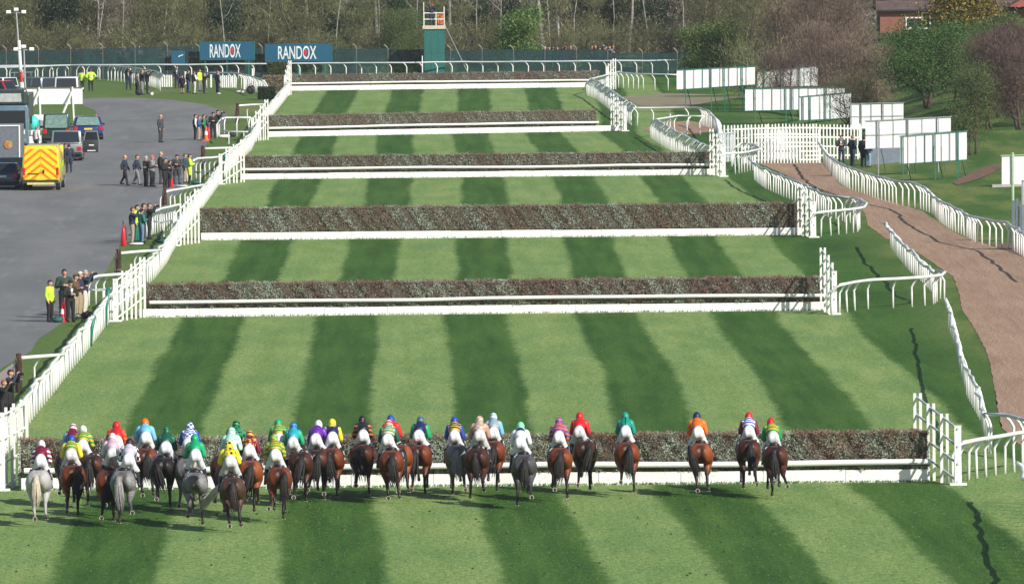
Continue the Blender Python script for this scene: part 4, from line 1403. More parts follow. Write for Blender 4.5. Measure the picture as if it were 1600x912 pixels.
# rump centre px, rump top py, coat, tail, pose, helmet centre px/py, silks, sleeves, cap, label words for jockey, label words for horse
FIELD = [
    (60, 737, 'light grey', 'cream', 'c', 64, 693, ('maroon',), ('maroon', 'hoops', 'white'), ('white',), 'maroon silks with white armlets and a white cap', 'pale grey horse at the far left end of the field'),
    (115, 728, 'bay', 'dark', 'a', 115, 692, ('green', 'hoops', 'gold'), ('yellow',), ('blue',), 'green and gold hoops with a blue cap', 'bay horse directly right of the pale grey at the left end'),
    (104, 708, 'dark bay', 'dark', 'b', 115, 676, ('maroon',), ('lblue',), ('cerise', 'hoops', 'white'), 'plain maroon silks and a cerise cap, hidden behind the blue cap', 'horse almost hidden behind the bay of the blue capped rider'),
    (143, 711, 'dark bay', 'dark', 'd', 130, 671, ('green', 'hoops', 'gold'), ('green', 'hoops', 'gold'), ('white',), 'green and gold hoops with a white cap', 'dark bay showing its side behind the second rank at the left'),
    (176, 724, 'dark bay', 'brown', 'b', 184, 665, ('red',), ('red', 'hoops', 'orange'), ('red',), 'scarlet silks and red cap, behind the pale pink rider', 'horse hidden behind the pale pink rider'),
    (170, 735, 'bay', 'dark', 'a', 178, 682, ('pink',), ('lav',), ('pink', 'hoops', 'white'), 'pale pink silks and a pink and white cap', 'bay horse left of the upright rider on the dapple grey'),
    (192, 738, 'dapple grey', 'grey', 'd', 201, 692, ('lav',), ('white', 'check', 'black'), ('black',), 'lavender white silks, black cap and standing tall in the irons', 'dapple grey with both hind soles turned up, left of centre'),
    (228, 703, 'bay', 'dark', 'c', 228, 664, ('lblue',), ('lblue',), ('orange',), 'sky blue silks with an orange cap', 'reddish bay under the sky blue silks'),
    (255, 716, 'black', 'dark', 'b', 262, 674, ('dgreen',), ('dgreen',), ('dgreen', 'spots', 'emerald'), 'dark bottle green silks and dark green cap', 'black horse in the left part of the field'),
    (292, 716, 'dapple grey', 'grey', 'a', 294, 668, ('white', 'check', 'blue'), ('blue',), ('blue', 'check', 'white'), 'blue and white chequered silks and blue cap', 'grey horse half hidden behind the cream tailed grey'),
    (305, 737, 'dapple grey', 'cream', 'b', 306, 686, ('emerald',), ('emerald',), ('emerald',), 'plain emerald silks and emerald cap', 'dapple grey with a flying cream tail'),
    (348, 712, 'dark bay', 'dark', 'a', 369, 664, ('black', 'check', 'emerald'), ('black', 'check', 'emerald'), ('black', 'hoops', 'green'), 'black and green chequered silks with a black cap, at the back', 'horse hidden deep behind the yellow silks'),
    (356, 724, 'dark bay', 'dark', 'c', 361, 673, ('mint', 'check', 'white'), ('mint', 'check', 'white'), ('mint', 'hoops', 'white'), 'mint and white chequered silks', 'horse just visible between the yellow silks rider and the maroon starred rider'),
    (364, 745, 'brown', 'brown', 'c', 361, 694, ('yellow', 'spots', 'black'), ('yellow',), ('yellow', 'spots', 'black'), 'yellow silks with black spots, farthest back in the field', 'plain brown horse closest to the camera left of centre'),
    (391, 722, 'bright bay', 'dark', 'd', 389, 678, ('maroon', 'spots', 'gold'), ('maroon',), ('maroon', 'hoops', 'gold'), 'maroon silks with gold spots and a striped cap', 'bright bay right of the brown horse that is closest to the camera'),
    (441, 706, 'dark bay', 'dark', 'b', 436, 661, ('green', 'hoops', 'gold'), ('green',), ('emerald',), 'green and gold hoops with an emerald cap', 'horse hidden behind the green and yellow quartered cap'),
    (437, 731, 'bay', 'dark', 'd', 431, 691, ('gold', 'hoops', 'green'), ('green', 'hoops', 'gold'), ('emerald', 'check', 'gold'), 'gold and green hoops with a quartered green and gold cap', 'bay lifting a pale soled hind hoof, left of centre'),
    (470, 708, 'dark bay', 'dark', 'a', 458, 667, ('turq',), ('emerald',), ('turq', 'hoops', 'blue'), 'turquoise silks with green sleeves', 'very dark bay under the turquoise silks'),
    (494, 701, 'dark bay', 'dark', 'b', 490, 661, ('purple',), ('purple',), ('white',), 'purple silks and a white cap', 'dark horse behind the navy star rider, under the purple silks'),
    (518, 700, 'bay', 'dark', 'a', 518, 665, ('navy', 'star', 'yellow'), ('yellow',), ('yellow',), 'navy silks with a yellow star and yellow cap', 'broad bay under the rider with the yellow star'),
    (566, 696, 'dark bay', 'dark', 'b', 569, 658, ('black', 'vee', 'orange'), ('black', 'hoops', 'orange'), ('black',), 'black silks with an orange yoke and black cap', 'dark bay with splayed hind legs in the gap at centre left'),
    (627, 697, 'bright bay', 'dark', 'c', 613, 657, ('red', 'sash', 'white'), ('red',), ('blue',), 'red silks with a white sash and blue cap', 'bright bay right behind the cream and green rider'),
    (612, 703, 'bay', 'dark', 'c', 606, 675, ('cream', 'hoops', 'green'), ('dgreen',), ('cream', 'hoops', 'red'), 'cream and dark green silks, low in front of the red sash rider', 'bay with a long tail in front of the red sash rider'),
    (655, 694, 'bay', 'dark', 'a', 652, 656, ('navy',), ('emerald',), ('purple', 'hoops', 'green'), 'navy silks with green sleeves and purple cap', 'bay with its tail swinging right under the navy silks'),
    (716, 694, 'dapple grey', 'grey', 'a', 712, 655, ('navy', 'hoops', 'gold'), ('blue',), ('blue',), 'navy silks with gold hoops and blue cap', 'dapple grey in the middle of the field'),
    (746, 699, 'dark bay', 'dark', 'b', 749, 655, ('tan', 'check', 'cream'), ('tan',), ('cream', 'check', 'tan'), 'tan and cream chequered silks', 'dark horse squeezed left of the big bay near the centre'),
    (771, 692, 'bay', 'dark', 'd', 771, 654, ('tan', 'hoops', 'lblue'), ('lblue',), ('lblue', 'hoops', 'white'), 'salmon and pale blue hooped silks', 'big bay near the centre with a hind foot kicked to the right'),
    (820, 711, 'steel grey', 'dark', 'b', 814, 666, ('white', 'band', 'navy'), ('white',), ('mint',), 'white silks with a navy band and mint cap', 'steel grey horse right of centre, nearer than its neighbours'),
    (876, 701, 'bay', 'dark', 'b', 875, 661, ('blue', 'hoops', 'orange'), ('blue', 'hoops', 'orange'), ('blue', 'hoops', 'orange'), 'blue silks with orange bands', 'bay left of the red rider with a whip'),
    (914, 689, 'dark bay', 'dark', 'a', 903, 653, ('red',), ('red',), ('red',), 'plain red silks and red cap, whip in the hand', 'dark bay under the plain red silks'),
    (980, 693, 'bay', 'dark', 'b', 977, 649, ('teal', 'seam', 'black'), ('teal',), ('teal',), 'teal silks with a black seam, riding alone', 'bay alone in the gap right of the red rider'),
    (1095, 693, 'bright bay', 'dark', 'c', 1088, 653, ('orange',), ('orange',), ('navy',), 'orange silks and navy cap, riding alone', 'bright chestnut bay alone under the orange silks'),
    (1171, 687, 'dark bay', 'dark', 'a', 1172, 652, ('blue', 'hoops', 'white'), ('maroon',), ('red',), 'blue and white hoops with red sleeves and red cap', 'dark bay second from the right end of the field'),
    (1213, 696, 'dark bay', 'dark', 'd', 1208, 659, ('gold', 'hoops', 'green'), ('green',), ('red',), 'green and yellow silks with a red cap at the right end', 'dark bay at the right end of the field'),
]
for i, (rx, ry, coat, tl, pose, hx, hy, sk, sl_, cap, jl, hl) in enumerate(FIELD):
    base = G(rx, ry + 79, 0.0)
    pm = FPX / base.y
    base = G(rx, ry + 1.54 * pm, 0.0)
    sc = 1.0
    air = random.uniform(.06, .15)
    t = thing('race_horse', hl, 'horse', (base.x, base.y, air), random.gauss(0, .03), 'racehorses galloping towards the fence')
    t.scale = (0.99, 1.0, .93)
    t.rotation_euler.x = random.uniform(-.03, .05)
    me, H = HM[pose]
    flip = (i % 2 == 0 and pose in 'ab') or (pose == 'd' and coat != 'bay' and i % 3 == 0)
    if flip:
        t.scale = (-0.99, 1.0, .93)
    dress(obj('body', me, t), [COATS[coat], HOOFM])
    tk = {'cream': 3}.get(tl, i % 3)
    to = dress(obj('tail', TAILS[tk], t), [TAILM[tl]])
    if coat == 'light grey':
        pass
        to.data = TAILS[0]
        dress(to, [TAILM[tl]])
    to.rotation_euler = (random.uniform(-.12, .05), random.gauss(0, .10), 0)
    to.scale = (random.uniform(.72, 1.0), 1, 1)
    if i == 10:
        to.rotation_euler = (0, .55 * (1 if flip else -1) * -1, 0)
        to.location = (.75 * (-1 if not flip else 1) * -.9 * 0, 0, 0)
    dress(obj('mane', MANE, t), [TAILM[tl]])
    obj('saddle', SADDLE, t)
    obj('saddle_cloth', CLOTH, t)
    obj('bridle', BRIDLE, t)
    for s, leg in zip((-1, 1), H):
        hf, fe = Vector((leg[3][0] * s, leg[3][1], leg[3][2])), Vector((leg[2][0] * s, leg[2][1], leg[2][2]))
        back = hf.y < 0
        if back:      # the lifted hoof shows its shod sole
            obj('horseshoe', shoe_me, t, tuple(hf + Vector((0, -.055, -.02))), (math.radians(80), 0, 0), (1.25, 1.25, 1.25))
        else:
            obj('horseshoe', shoe_me, t, tuple(hf + Vector((0, .01, -.095))), (0, 0, 0), (1.1, 1.1, 1.1))
    # the rider
    v = i % 3
    J = JM[v]
    aim = P(hx, hy, base.y + 1.47)
    dx = max(-.34, min(.34, aim.x - base.x))
    dz = max(-.20, min(.08, aim.z - (air + J['sz'] + .17)))
    loc = Vector((base.x + dx * .55, base.y, air + dz))
    j = thing('person', 'jockey in ' + jl, 'person', loc, 0, 'jockeys of the galloping field')
    j.rotation_euler = (0, 0, 0)
    lean = dx * .45 / 2.2
    yaw = t.rotation_euler.z + random.uniform(-.07, .07)
    j.rotation_euler = (random.uniform(-.04, .02), lean, yaw)
    j.location.x += 1.0 * (math.sin(yaw) - math.sin(t.rotation_euler.z))
    j.scale = (random.uniform(.84, .91), 1, 1)
    dress(obj('body', J['body'], j), [SKIN])
    dress(obj('silks', J['jacket'], j), [silk(*sk), silk(*sl_)])
    dress(obj('breeches', J['breeches'], j), [BREECH[i % 4 == 1]])
    for bm_ in J['boots']:
        dress(obj('boot', bm_, j), [LEATHER])
    dress(obj('cap', J['cap'], j), [silk(*cap)])
    dress(obj('cap_peak', J['peak'], j), [silk(*cap)])
    if i == 29:
        MB().tube([(.12, 1.70, 1.86), (.42, 1.0, 1.60), (.60, .55, 1.45)], [.012, .01, .008], 5).build('whip', LEATHER, j)
    if i in (7, 12, 20):
        MB().tube([(.12, 1.70, 1.86), (.34, 1.25, 1.70)], [.012, .008], 5).build('whip', LEATHER, j)

# ------------------------------------------------------------------ vehicles
GLASS = simple('car_glass', (.015, .02, .024), .08, var=.02, spec=.8)
GLASSG = simple('car_glass_green', (.16, .25, .22), .1, var=.2)
RUBBER = simple('rubber', (.015, .015, .016), .8)
ALLOY = simple('alloy', (.45, .45, .47), .3, .8)
TRIM = simple('black_trim', (.02, .02, .022), .6)
REDL = simple('tail_lamp_red', (.55, .01, .01), .2)
AMBER = simple('amber_lamp', (.8, .28, .01), .25)
PLATE = simple('yellow_plate', (.72, .52, .04), .5)
WPLATE = simple('white_plate', (.7, .7, .68), .5)


def paint(name, c, metal=.3):
    return simple(name, c, .25, metal, var=.04, nscale=1.5, coat=.6)


def wheels(t, ys, W, r=.33, w=.22):
    for y in ys:
        for s in (-1, 1):
            x = s * (W / 2 - w / 2 + .01)
            k = MB().tube([(x - w / 2, y, r), (x - w * .4, y, r), (x + w * .4, y, r), (x + w / 2, y, r)], [r * .9, r, r, r * .9], 18).build('wheel', RUBBER, t, smooth=False)
            mb = MB()
            xo = x + s * w / 2
            mb.tube([(xo - s * .01, y, r), (xo + s * .015, y, r)], [r * .62, r * .55], 14)
            for q in range(5):
                a = q * 2 * math.pi / 5
                mb.beam((xo + s * .02, y, r), (xo + s * .02, y + math.sin(a) * r * .55, r + math.cos(a) * r * .55), .05, .02)
            mb.build('rim', ALLOY, k)


def pane(name, q, inset, mat, t, th=.012):
    q = [Vector(p) for p in q]
    c = sum(q, Vector()) / 4
    n = (q[1] - q[0]).cross(q[3] - q[0]).normalized()
    qq = [p + (c - p) * inset + n * .004 for p in q]
    return MB().quadplate(qq, th).build(name, mat, t)


def car(label, loc, rz, pm, L=4.1, W=1.75, H=1.48, kind='hatch', rear_glass=None, group=None, plate=PLATE, name='car', cat='car'):
    """origin under the rear bumper, front towards +y"""
    t = thing(name, label, cat, loc, rz, group)
    belt = .92 if kind != 'jeep' else 1.0
    lo = [(.02, .34), (0, .55), (.05, belt - .05), (.16, belt), (L - 1.15, belt), (L - .25, belt - .16), (L - .02, belt - .32), (L, .34)]
    if kind == 'pickup':
        lo = [(.02, .42), (0, 1.02), (.05, 1.06), (2.0, 1.06), (L - 1.2, 1.04), (L - .12, .98), (L, .8), (L, .42)]
    MB().prism(lo, 'x', -W / 2, W / 2).build('body', pm, t, bevel=.055, smooth=True)
    MB().box((0, L / 2, .28), (W - .1, L - .1, .2)).build('chassis', TRIM, t)
    wheels(t, (.72, L - .85), W, .33 if kind in ('hatch', 'saloon') else .38)
    if kind == 'pickup':
        y0, y1, y2, y3 = 1.7, 1.85, 3.0, 3.7
    elif kind == 'saloon':
        y0, y1, y2, y3 = .35, 1.15, 2.5, 3.2
    elif kind == 'jeep':
        y0, y1, y2, y3 = .06, .2, 2.6, 3.0
    elif kind == 'van':
        y0, y1, y2, y3 = .04, .12, L - 1.6, L - .8
    else:
        y0, y1, y2, y3 = .14, .62, 2.2, 3.0
    b = belt - .01 if kind != 'pickup' else 1.04
    w0, w1 = W / 2 - .05, W / 2 - (.22 if kind in ('hatch', 'saloon') else .12)
    c = [(-w0, y0, b), (w0, y0, b), (w0, y3, b), (-w0, y3, b), (-w1, y1, H), (w1, y1, H), (w1, y2, H), (-w1, y2, H)]
    mb = MB()
    mb.add(c, [(3, 2, 1, 0), (4, 5, 6, 7), (0, 1, 5, 4), (1, 2, 6, 5), (2, 3, 7, 6), (3, 0, 4, 7)])
    mb.build('cabin', pm, t, bevel=.045, smooth=True)
    rg = rear_glass or GLASS
    pane('rear_window', (c[0], c[1], c[5], c[4]), .15, rg, t, .02)
    pane('windscreen', (c[2], c[3], c[7], c[6]), .12, GLASS, t, .02)
    for s in (0, 1):
        a0, a1, a2, a3 = (c[1], c[2], c[6], c[5]) if s else (c[3], c[0], c[4], c[7])
        A_, B_, C_, D_ = map(Vector, (a0, a1, a2, a3))
        pane('side_window', (A_, A_.lerp(B_, .48), D_.lerp(C_, .48), D_), .14, GLASS, t, .02)
        pane('side_window', (A_.lerp(B_, .52), B_, C_, D_.lerp(C_, .52)), .14, GLASS, t, .02)
    for s in (-1, 1):
        MB().box((s * (W / 2 - .16), -.005, belt - .16), (.24, .07, .22 if kind != 'jeep' else .3)).build('tail_lamp', REDL, t, bevel=.02)
        MB().box((s * (W / 2 - .22), L - .03, belt - .36), (.32, .1, .15)).build('headlamp', ALLOY, t, bevel=.02)
        MB().box((s * (W / 2 + .10), y3 - .35, belt + .06), (.18, .09, .14)).beam((s * (W / 2 - .02), y3 - .35, belt + .04), (s * (W / 2 + .06), y3 - .35, belt + .05), .04).build('mirror', pm, t, bevel=.02)
    MB().box((0, -.045, .46), (W - .06, .12, .17)).build('bumper', TRIM if kind in ('jeep', 'pickup') else pm, t, bevel=.04)
    MB().box((0, -.03, belt - .20), (.52, .02, .12)).build('number_plate', plate, t)
    MB().box((0, L + .02, .46), (W - .1, .1, .18)).build('bumper', TRIM, t, bevel=.03)
    return t


# yellow emergency van with chevrons
def chevron_material():
    m, nt, b = newmat('chevrons')
    tc = N(nt, 'ShaderNodeTexCoord')
    sep = N(nt, 'ShaderNodeSeparateXYZ')
    nt.links.new(tc.outputs['Object'], sep.inputs[0])
    v = math_(nt, 'ADD', math_(nt, 'ABSOLUTE', sep.outputs[0]), math_(nt, 'MULTIPLY', sep.outputs[2], 1.25))
    f = math_(nt, 'FRACT', math_(nt, 'MULTIPLY', v, 1.95))
    nt.links.new(mixcol(nt, maprange(nt, math_(nt, 'ABSOLUTE', math_(nt, 'SUBTRACT', f, .5)), .20, .22), lin((.82, .20, .01)), lin((.86, .62, .02))), b.inputs['Base Color'])
    b.inputs['Roughness'].default_value = .4
    return m


CHEV = chevron_material()
YEL = paint('yellow_van_paint', (.80, .60, .03), 0)
LIME = simple('lime_squares', (.30, .62, .04), .4)
L0 = G(64, 298, 0)
v = thing('ambulance', 'yellow ambulance van with orange chevrons on its rear doors', 'ambulance', L0, math.radians(-.8))
MB().prism([(-1.0, .42), (-1.02, 1.5), (-.94, 2.25), (-.84, 2.48), (.84, 2.48), (.94, 2.25), (1.02, 1.5), (1.0, .42)], 'y', 0, 5.0).build('body', YEL, v, bevel=.05, smooth=True)
MB().prism([(4.98, .42), (4.98, 2.40), (5.2, 2.3), (5.75, 1.35), (6.6, 1.1), (6.8, .8), (6.8, .42)], 'x', -.98, .98).build('cab', YEL, v, bevel=.05, smooth=True)
for s in (-1, 1):
    q = [(.02 * s, 0, .62), (.94 * s, 0, .62), (.885 * s, 0, 2.30), (.02 * s, 0, 2.30)]
    q = q if s > 0 else [q[1], q[0], q[3], q[2]]
    MB().quadplate([(a, -.004, c) for a, _, c in q], .03).build('rear_door', CHEV, v)
    MB().box((s * .93, -.03, 1.05), (.13, .08, .46)).build('tail_lamp', REDL, v, bevel=.02)
    MB().box((s * .93, -.035, .80), (.13, .08, .10)).build('indicator', AMBER, v)
    MB().box((s * .78, .06, 2.44), (.3, .1, .1)).build('beacon', AMBER, v, bevel=.02)
    for k in range(4):
        MB().box((s * 1.022, .7 + k * 1.15, 1.1 + .3 * (k % 2)), (.012, .56, .3)).build('lime_square', LIME, v)
    MB().box((s * 1.15, 5.35, 1.6), (.2, .12, .34)).build('mirror', TRIM, v, bevel=.02)
MB().box((0, -.03, .52), (1.98, .1, .13)).build('rear_step', TRIM, v)
MB().box((0, -.1, .40), (1.5, .16, .12)).build('tread_board', simple('step_yellow', (.6, .55, .18), .5), v)
MB().box((.16, -.05, 1.06), (.09, .05, .2)).build('door_handle', TRIM, v)
MB().box((-.42, -.045, .93), (.62, .02, .06)).build('sign_strip', TRIM, v)
MB().box((0, -.06, .64), (.52, .02, .11)).build('number_plate', PLATE, v)
pane('windscreen', ((.85, 5.76, 1.37), (-.85, 5.76, 1.37), (-.85, 5.22, 2.28), (.85, 5.22, 2.28)), .05, GLASS, v)
wheels(v, (1.0, 5.5), 2.02, .36, .24)

car('metallic blue hatchback on the road left of the orange cone', G(138, 219, 0), math.radians(4), paint('blue_paint', (.02, .045, .17)), 4.3, 1.95, 1.5, rear_glass=GLASSG)
pk = car('silver pickup truck with its right door wide open, between the ambulance and blue hatchback', G(103, 252, 0), math.radians(1), paint('silver_paint', (.38, .40, .42), .6), 5.0, 1.95, 1.78, 'pickup', name='pickup_truck', cat='pickup')
dq = obj('open_door', MB().box((.48, 0, .38), (.96, .07, .72)).mesh('open_door', True, .03), pk, (.98, 3.3, .42))
dq.data.materials.append(TRIM)
MB().beam((.04, 0, .74), (.16, 0, 1.28), .06).beam((.16, 0, 1.28), (.86, 0, 1.28), .06).beam((.86, 0, 1.28), (.95, 0, .74), .06).build('window_frame', paint('silver_paint', (.38, .40, .42), .6), dq)
MB().box((.50, 0, 1.0), (.76, .02, .5)).build('pane', GLASS, dq)
MB().beam((.95, -.01, .02), (.97, -.01, .74), .05).build('silver_edge', paint('silver_paint', (.38, .40, .42), .6), dq)
MB().box((.5, -.05, .45), (.3, .06, .06)).box((.5, -.05, .12), (.5, .05, .05)).build('arm_rest', SHIRT, dq)
car('dark green off-roader with yellow plate in front of the silver pickup', G(88, 226, 0), math.radians(1), paint('green_car_paint', (.015, .06, .035)), 4.2, 1.78, 1.95, 'jeep', GLASSG, name='off_roader', cat='off-roader')
car('dark blue car at the left edge, nearer of two', G(3, 296, 0), math.radians(-2), paint('dark_blue_paint', (.012, .03, .085)), 4.4, 1.8, 1.42, 'saloon', plate=WPLATE, group='dark blue cars at the left edge')
car('dark blue car behind the other at the left edge', G(16, 287, 0), math.radians(-3), paint('dark_blue_paint', (.012, .03, .085)), 4.4, 1.8, 1.44, 'saloon', plate=WPLATE, group='dark blue cars at the left edge')
gp = 'vehicles parked behind the white board'
car('white van roof behind the white board, nearest of the parked row', G(104, 161, 0), 0, paint('white_paint_car', (.68, .69, .70), 0), 4.8, 1.9, 1.9, 'van', group=gp, name='van', cat='van')
car('long silver blue estate car behind the white board', G(80, 158, 0), math.radians(35), paint('silver_blue_paint', (.25, .31, .36), .5), 4.7, 1.8, 1.75, 'jeep', group=gp)
car('red car behind the white board at the left', G(22, 160, 0), math.radians(60), paint('red_paint', (.42, .012, .015), 0), 4.3, 1.8, 1.6, 'hatch', group=gp)
car('white car behind the red car at the left edge', G(-6, 150, 0), math.radians(75), paint('white_paint_car', (.68, .69, .70), 0), 4.5, 1.8, 1.6, 'jeep', group=gp)
car('white pickup between the red car and the silver blue estate', G(44, 157, 0), math.radians(50), paint('white_paint_car', (.68, .69, .70), 0), 4.6, 1.8, 1.7, 'pickup', group=gp)

# horse boxes at the left edge
LG = simple('lorry_grey', (.17, .19, .22), .35, .2)
LD = simple('lorry_dark_green', (.035, .055, .055), .3, .2)
LB = simple('lorry_cab_blue', (.13, .20, .25), .15, .2)
a = G(-2, 284, 0)
t = thing('horsebox', 'grey box lorry with white edge trim behind the dark blue cars', 'lorry', a)
MB().box((0, 3, 1.9), (2.4, 6, 2.5)).build('box_body', LG, t, bevel=.04)
for s in (-1, 1):
    MB().box((s * 1.2, -.02, 1.9), (.08, .06, 2.55)).build('corner_trim', WHITE, t)
MB().box((0, -.02, 3.17), (2.46, .08, .07)).build('corner_trim', WHITE, t)
MB().tube([(.55, -.02, 2.1), (.55, -.05, 2.1)], [.24, .24], 20).build('orange_emblem', simple('emblem_orange', (.42, .21, .07), .6, var=.4), t)
MB().box((0, 2.8, .5), (2.3, 5.6, .3)).build('chassis', TRIM, t)
wheels(t, (1.2, 2.2, 5.0), 2.3, .48, .28)
a = G(14, 240, 0)
t = thing('horsebox', 'dark green lorry cab with wide windscreen at the left edge', 'lorry', a)
MB().box((0, 4, 2.35), (2.5, 7, 2.6)).build('box_body', LD, t, bevel=.05)
MB().prism([(-1.25, .5), (-1.25, 2.75), (-1.15, 3.0), (1.15, 3.0), (1.25, 2.75), (1.25, .5)], 'y', -1.2, .5).build('cab', LB, t, bevel=.05, smooth=True)
MB().box((0, -.4, 3.5), (2.3, 1.6, .95)).build('air_deflector', LD, t, bevel=.12)
pane('windscreen', ((-1.15, -1.2, 1.55), (1.15, -1.2, 1.55), (1.12, -1.2, 2.7), (-1.12, -1.2, 2.7)), .04, GLASS, t)
pane('roof_window', ((-.6, -1.21, 3.2), (.9, -1.21, 3.2), (.85, -1.21, 3.75), (-.55, -1.21, 3.75)), .04, simple('pale_glass', (.4, .43, .42), .2), t)
for s in (-1, 1):
    MB().box((s * .95, -1.22, .85), (.35, .05, .2)).build('headlamp', ALLOY, t)
    MB().box((s * 1.42, -1.1, 2.1), (.16, .12, .5)).build('mirror', TRIM, t)
MB().box((.2, -1.215, 1.35), (1.7, .02, .26)).build('front_panel', WHITE, t)
MB().box((0, -1.22, .5), (2.4, .1, .3)).build('bumper', TRIM, t)
wheels(t, (-.3, 5.5), 2.4, .48, .28)
# utility buggy and cases
a = G(46, 238, 0)
t = thing('utility_buggy', 'small white utility buggy with teal seat behind the ambulance', 'buggy', a)
MB().box((0, 1.0, .75), (1.35, 2.2, .5)).build('body', WHITE, t, bevel=.06)
MB().box((0, .9, 1.2), (1.25, .9, .3)).build('load_box', WHITE, t, bevel=.04)
MB().ball((.15, 1.9, 1.75), (.42, .3, .48)).build('teal_cover', simple('teal_cover', (.05, .55, .5), .5), t, smooth=True)
for x in (-.6, .6):
    MB().tube([(x, 1.5, 1.0), (x, 1.6, 1.95), (x, 2.3, 1.98)], .025, 6).build('roll_bar', TRIM, t)
wheels(t, (.3, 1.8), 1.3, .3, .2)
person(57, 238, 'person in white top and dark trousers beside the utility buggy', WHT, CHAR, 'stand', -40, 1.6, hair=3)
a = G(68, 216, 0)
t = thing('trailer', 'low pale flatbed trailer in front of the ambulance', 'trailer', a)
MB().box((0, 1.5, .55), (1.9, 3.2, .12)).box((0, .0, .85), (1.9, .06, .6)).build('deck', simple('galvanised', (.42, .44, .46), .4, .5), t)
MB().box((0, 1.2, 1.05), (1.5, 1.2, .9)).build('white_crate', WHITE, t, bevel=.02)
wheels(t, (1.0,), 2.0, .3, .18)

# white barrier board with braced legs
a = G(31, 190, 0)
b_ = Vector((P(129, 190, a.y).x, a.y, 0))
ya = a.y
t = thing('barrier_board', 'long white board on braced legs in front of the parked vehicles', 'barrier', a)
n = 5
d = b_ - a
for i in range(n):
    x0, x1 = d.x * i / n, d.x * (i + 1) / n
    MB().box(((x0 + x1) / 2, .5 + d.y * (i + .5) / n, 1.72), (abs(x1 - x0) - .008, .05, 1.12)).build('panel', WHITE, t)
MB().box((d.x / 2, .45 + d.y / 2, 2.30), (d.x, .09, .05)).build('top_rail', simple('brown_wood', (.2, .12, .08), .7), t)
for px in (56, 108):
    x = (px - 28) / (FPX / ya)
    for s in (0,):
        MB().beam((x - .75, -.6, 0), (x + .1, .4, 2.1), .1).build('brace', WHITE, t)
        MB().beam((x + .2, .38, 0), (x + .1, .40, 2.35), .11).build('leg', WHITE, t)

# floodlight masts
STEEL = simple('galvanised', (.42, .44, .46), .4, .5)
for (px, py, top, nm, bend) in ((36, 172, 18, 'taller floodlight mast with four lamps and a red white base section', 0), (41, 186, 76, 'shorter floodlight mast with three lamps in front of the lorry', 0)):
    a = G(px, py, 0)
    hh = (py - top) / (FPX / a.y)
    lean_x = -(0.42 if px == 36 else .12)
    t = thing('floodlight_mast', nm, 'light mast', a, 0, 'floodlight masts')
    MB().tube([(0, 0, 0), (lean_x * .5, 0, hh * .5), (lean_x, 0, hh)], [.10, .075, .05], 8).build('mast', STEEL, t)
    if px == 36:
        MB().tube([(0.0, -.02, 1.0), (lean_x * .2, -.02, 2.0)], .14, 8).build('white_section', WHITE, t)
        MB().tube([(lean_x * .2, -.02, 2.0), (lean_x * .32, -.02, 2.75)], .14, 8).build('red_section', simple('red_band', (.45, .02, .02), .5), t)
        MB().tube([(lean_x * .35, -.02, 2.9), (lean_x * .6, -.02, 5.0)], .12, 8).build('white_section', WHITE, t)
        MB().beam((-.85, 0, 2.7), (.75, 0, 2.72), .04).beam((-.6, 0, 2.7), (-.6, 0, 2.4), .03).beam((.6, 0, 2.7), (.6, 0, 2.4), .03).build('cross_arm', STEEL, t)
    MB().beam((lean_x - .55, 0, hh - .1), (lean_x + .6, 0, hh - .1), .07).build('cross_arm', STEEL, t)
    for dx in (-.55, .0, .55):
        l = MB().box((lean_x + dx, -.12, hh + (.12 if dx == 0 else -.06)), (.32, .22, .22), rx=-.4).build('lamp_head', WHITE, t, bevel=.02)
        MB().box((lean_x + dx, -.23, hh + (.08 if dx == 0 else -.10)), (.26, .02, .16), rx=-.4).build('lamp_glass', GLASSG, l)


# road cones, extinguishers, bags
ORG = simple('cone_orange', (.78, .13, .02), .5)
REDX = simple('extinguisher_red', (.55, .01, .02), .35)


def cone(px, py, label, s=1.0, mat=None):
    t = thing('traffic_cone', label, 'traffic cone', G(px, py, 0), 0, 'traffic cones')
    MB().box((0, 0, .025), (.42 * s, .42 * s, .05)).build('base', mat or ORG, t, bevel=.01)
    MB().tube([(0, 0, .05), (0, 0, .4 * s), (0, 0, .95 * s)], [.16 * s, .1 * s, .03 * s], 14).build('cone', mat or ORG, t)
    MB().tube([(0, 0, .38 * s), (0, 0, .62 * s)], [.115 * s, .082 * s], 14).build('reflective_sleeve', WHITE, t)


cone(150, 196, 'small orange cone at the road bend beside the blue hatchback', .8)
cone(322, 220, 'orange and white cone at the feet of the people by the fifth pen', 1.0)
cone(98, 503, 'red and white cone between the hi-vis woman and the man in black', .85, REDX)


def extinguisher(px, py, label, s=1.0):
    t = thing('fire_extinguisher', label, 'fire extinguisher', G(px, py, 0), .3, 'red fire extinguishers')
    MB().tube([(0, 0, 0), (0, 0, .05), (0, 0, .34 * s), (0, 0, .50 * s), (0, 0, .74 * s)], [.09 * s, .10 * s, .09 * s, .06 * s, .035], 14).build('cylinder', REDX, t, smooth=True)
    MB().box((0, 0, .80 * s), (.05, .14, .05)).beam((0, -.05, .84 * s), (0, .14, .88 * s), .025).build('valve', TRIM, t)
    MB().tube([(0, .05, .78 * s), (.14, .05, .6 * s), (.16, .03, .2 * s)], .018, 6).build('hose', TRIM, t)


extinguisher(193, 384, 'red extinguisher on the tarmac left of the tall fence photographers', 1.35)
extinguisher(103, 500, 'red extinguisher standing at the feet of the man in black', 1.2)
extinguisher(267, 293, 'red extinguisher beside the stooping person on the road', 1.3)
extinguisher(326, 218, 'red extinguisher tucked behind the orange and white cone', 1.1)


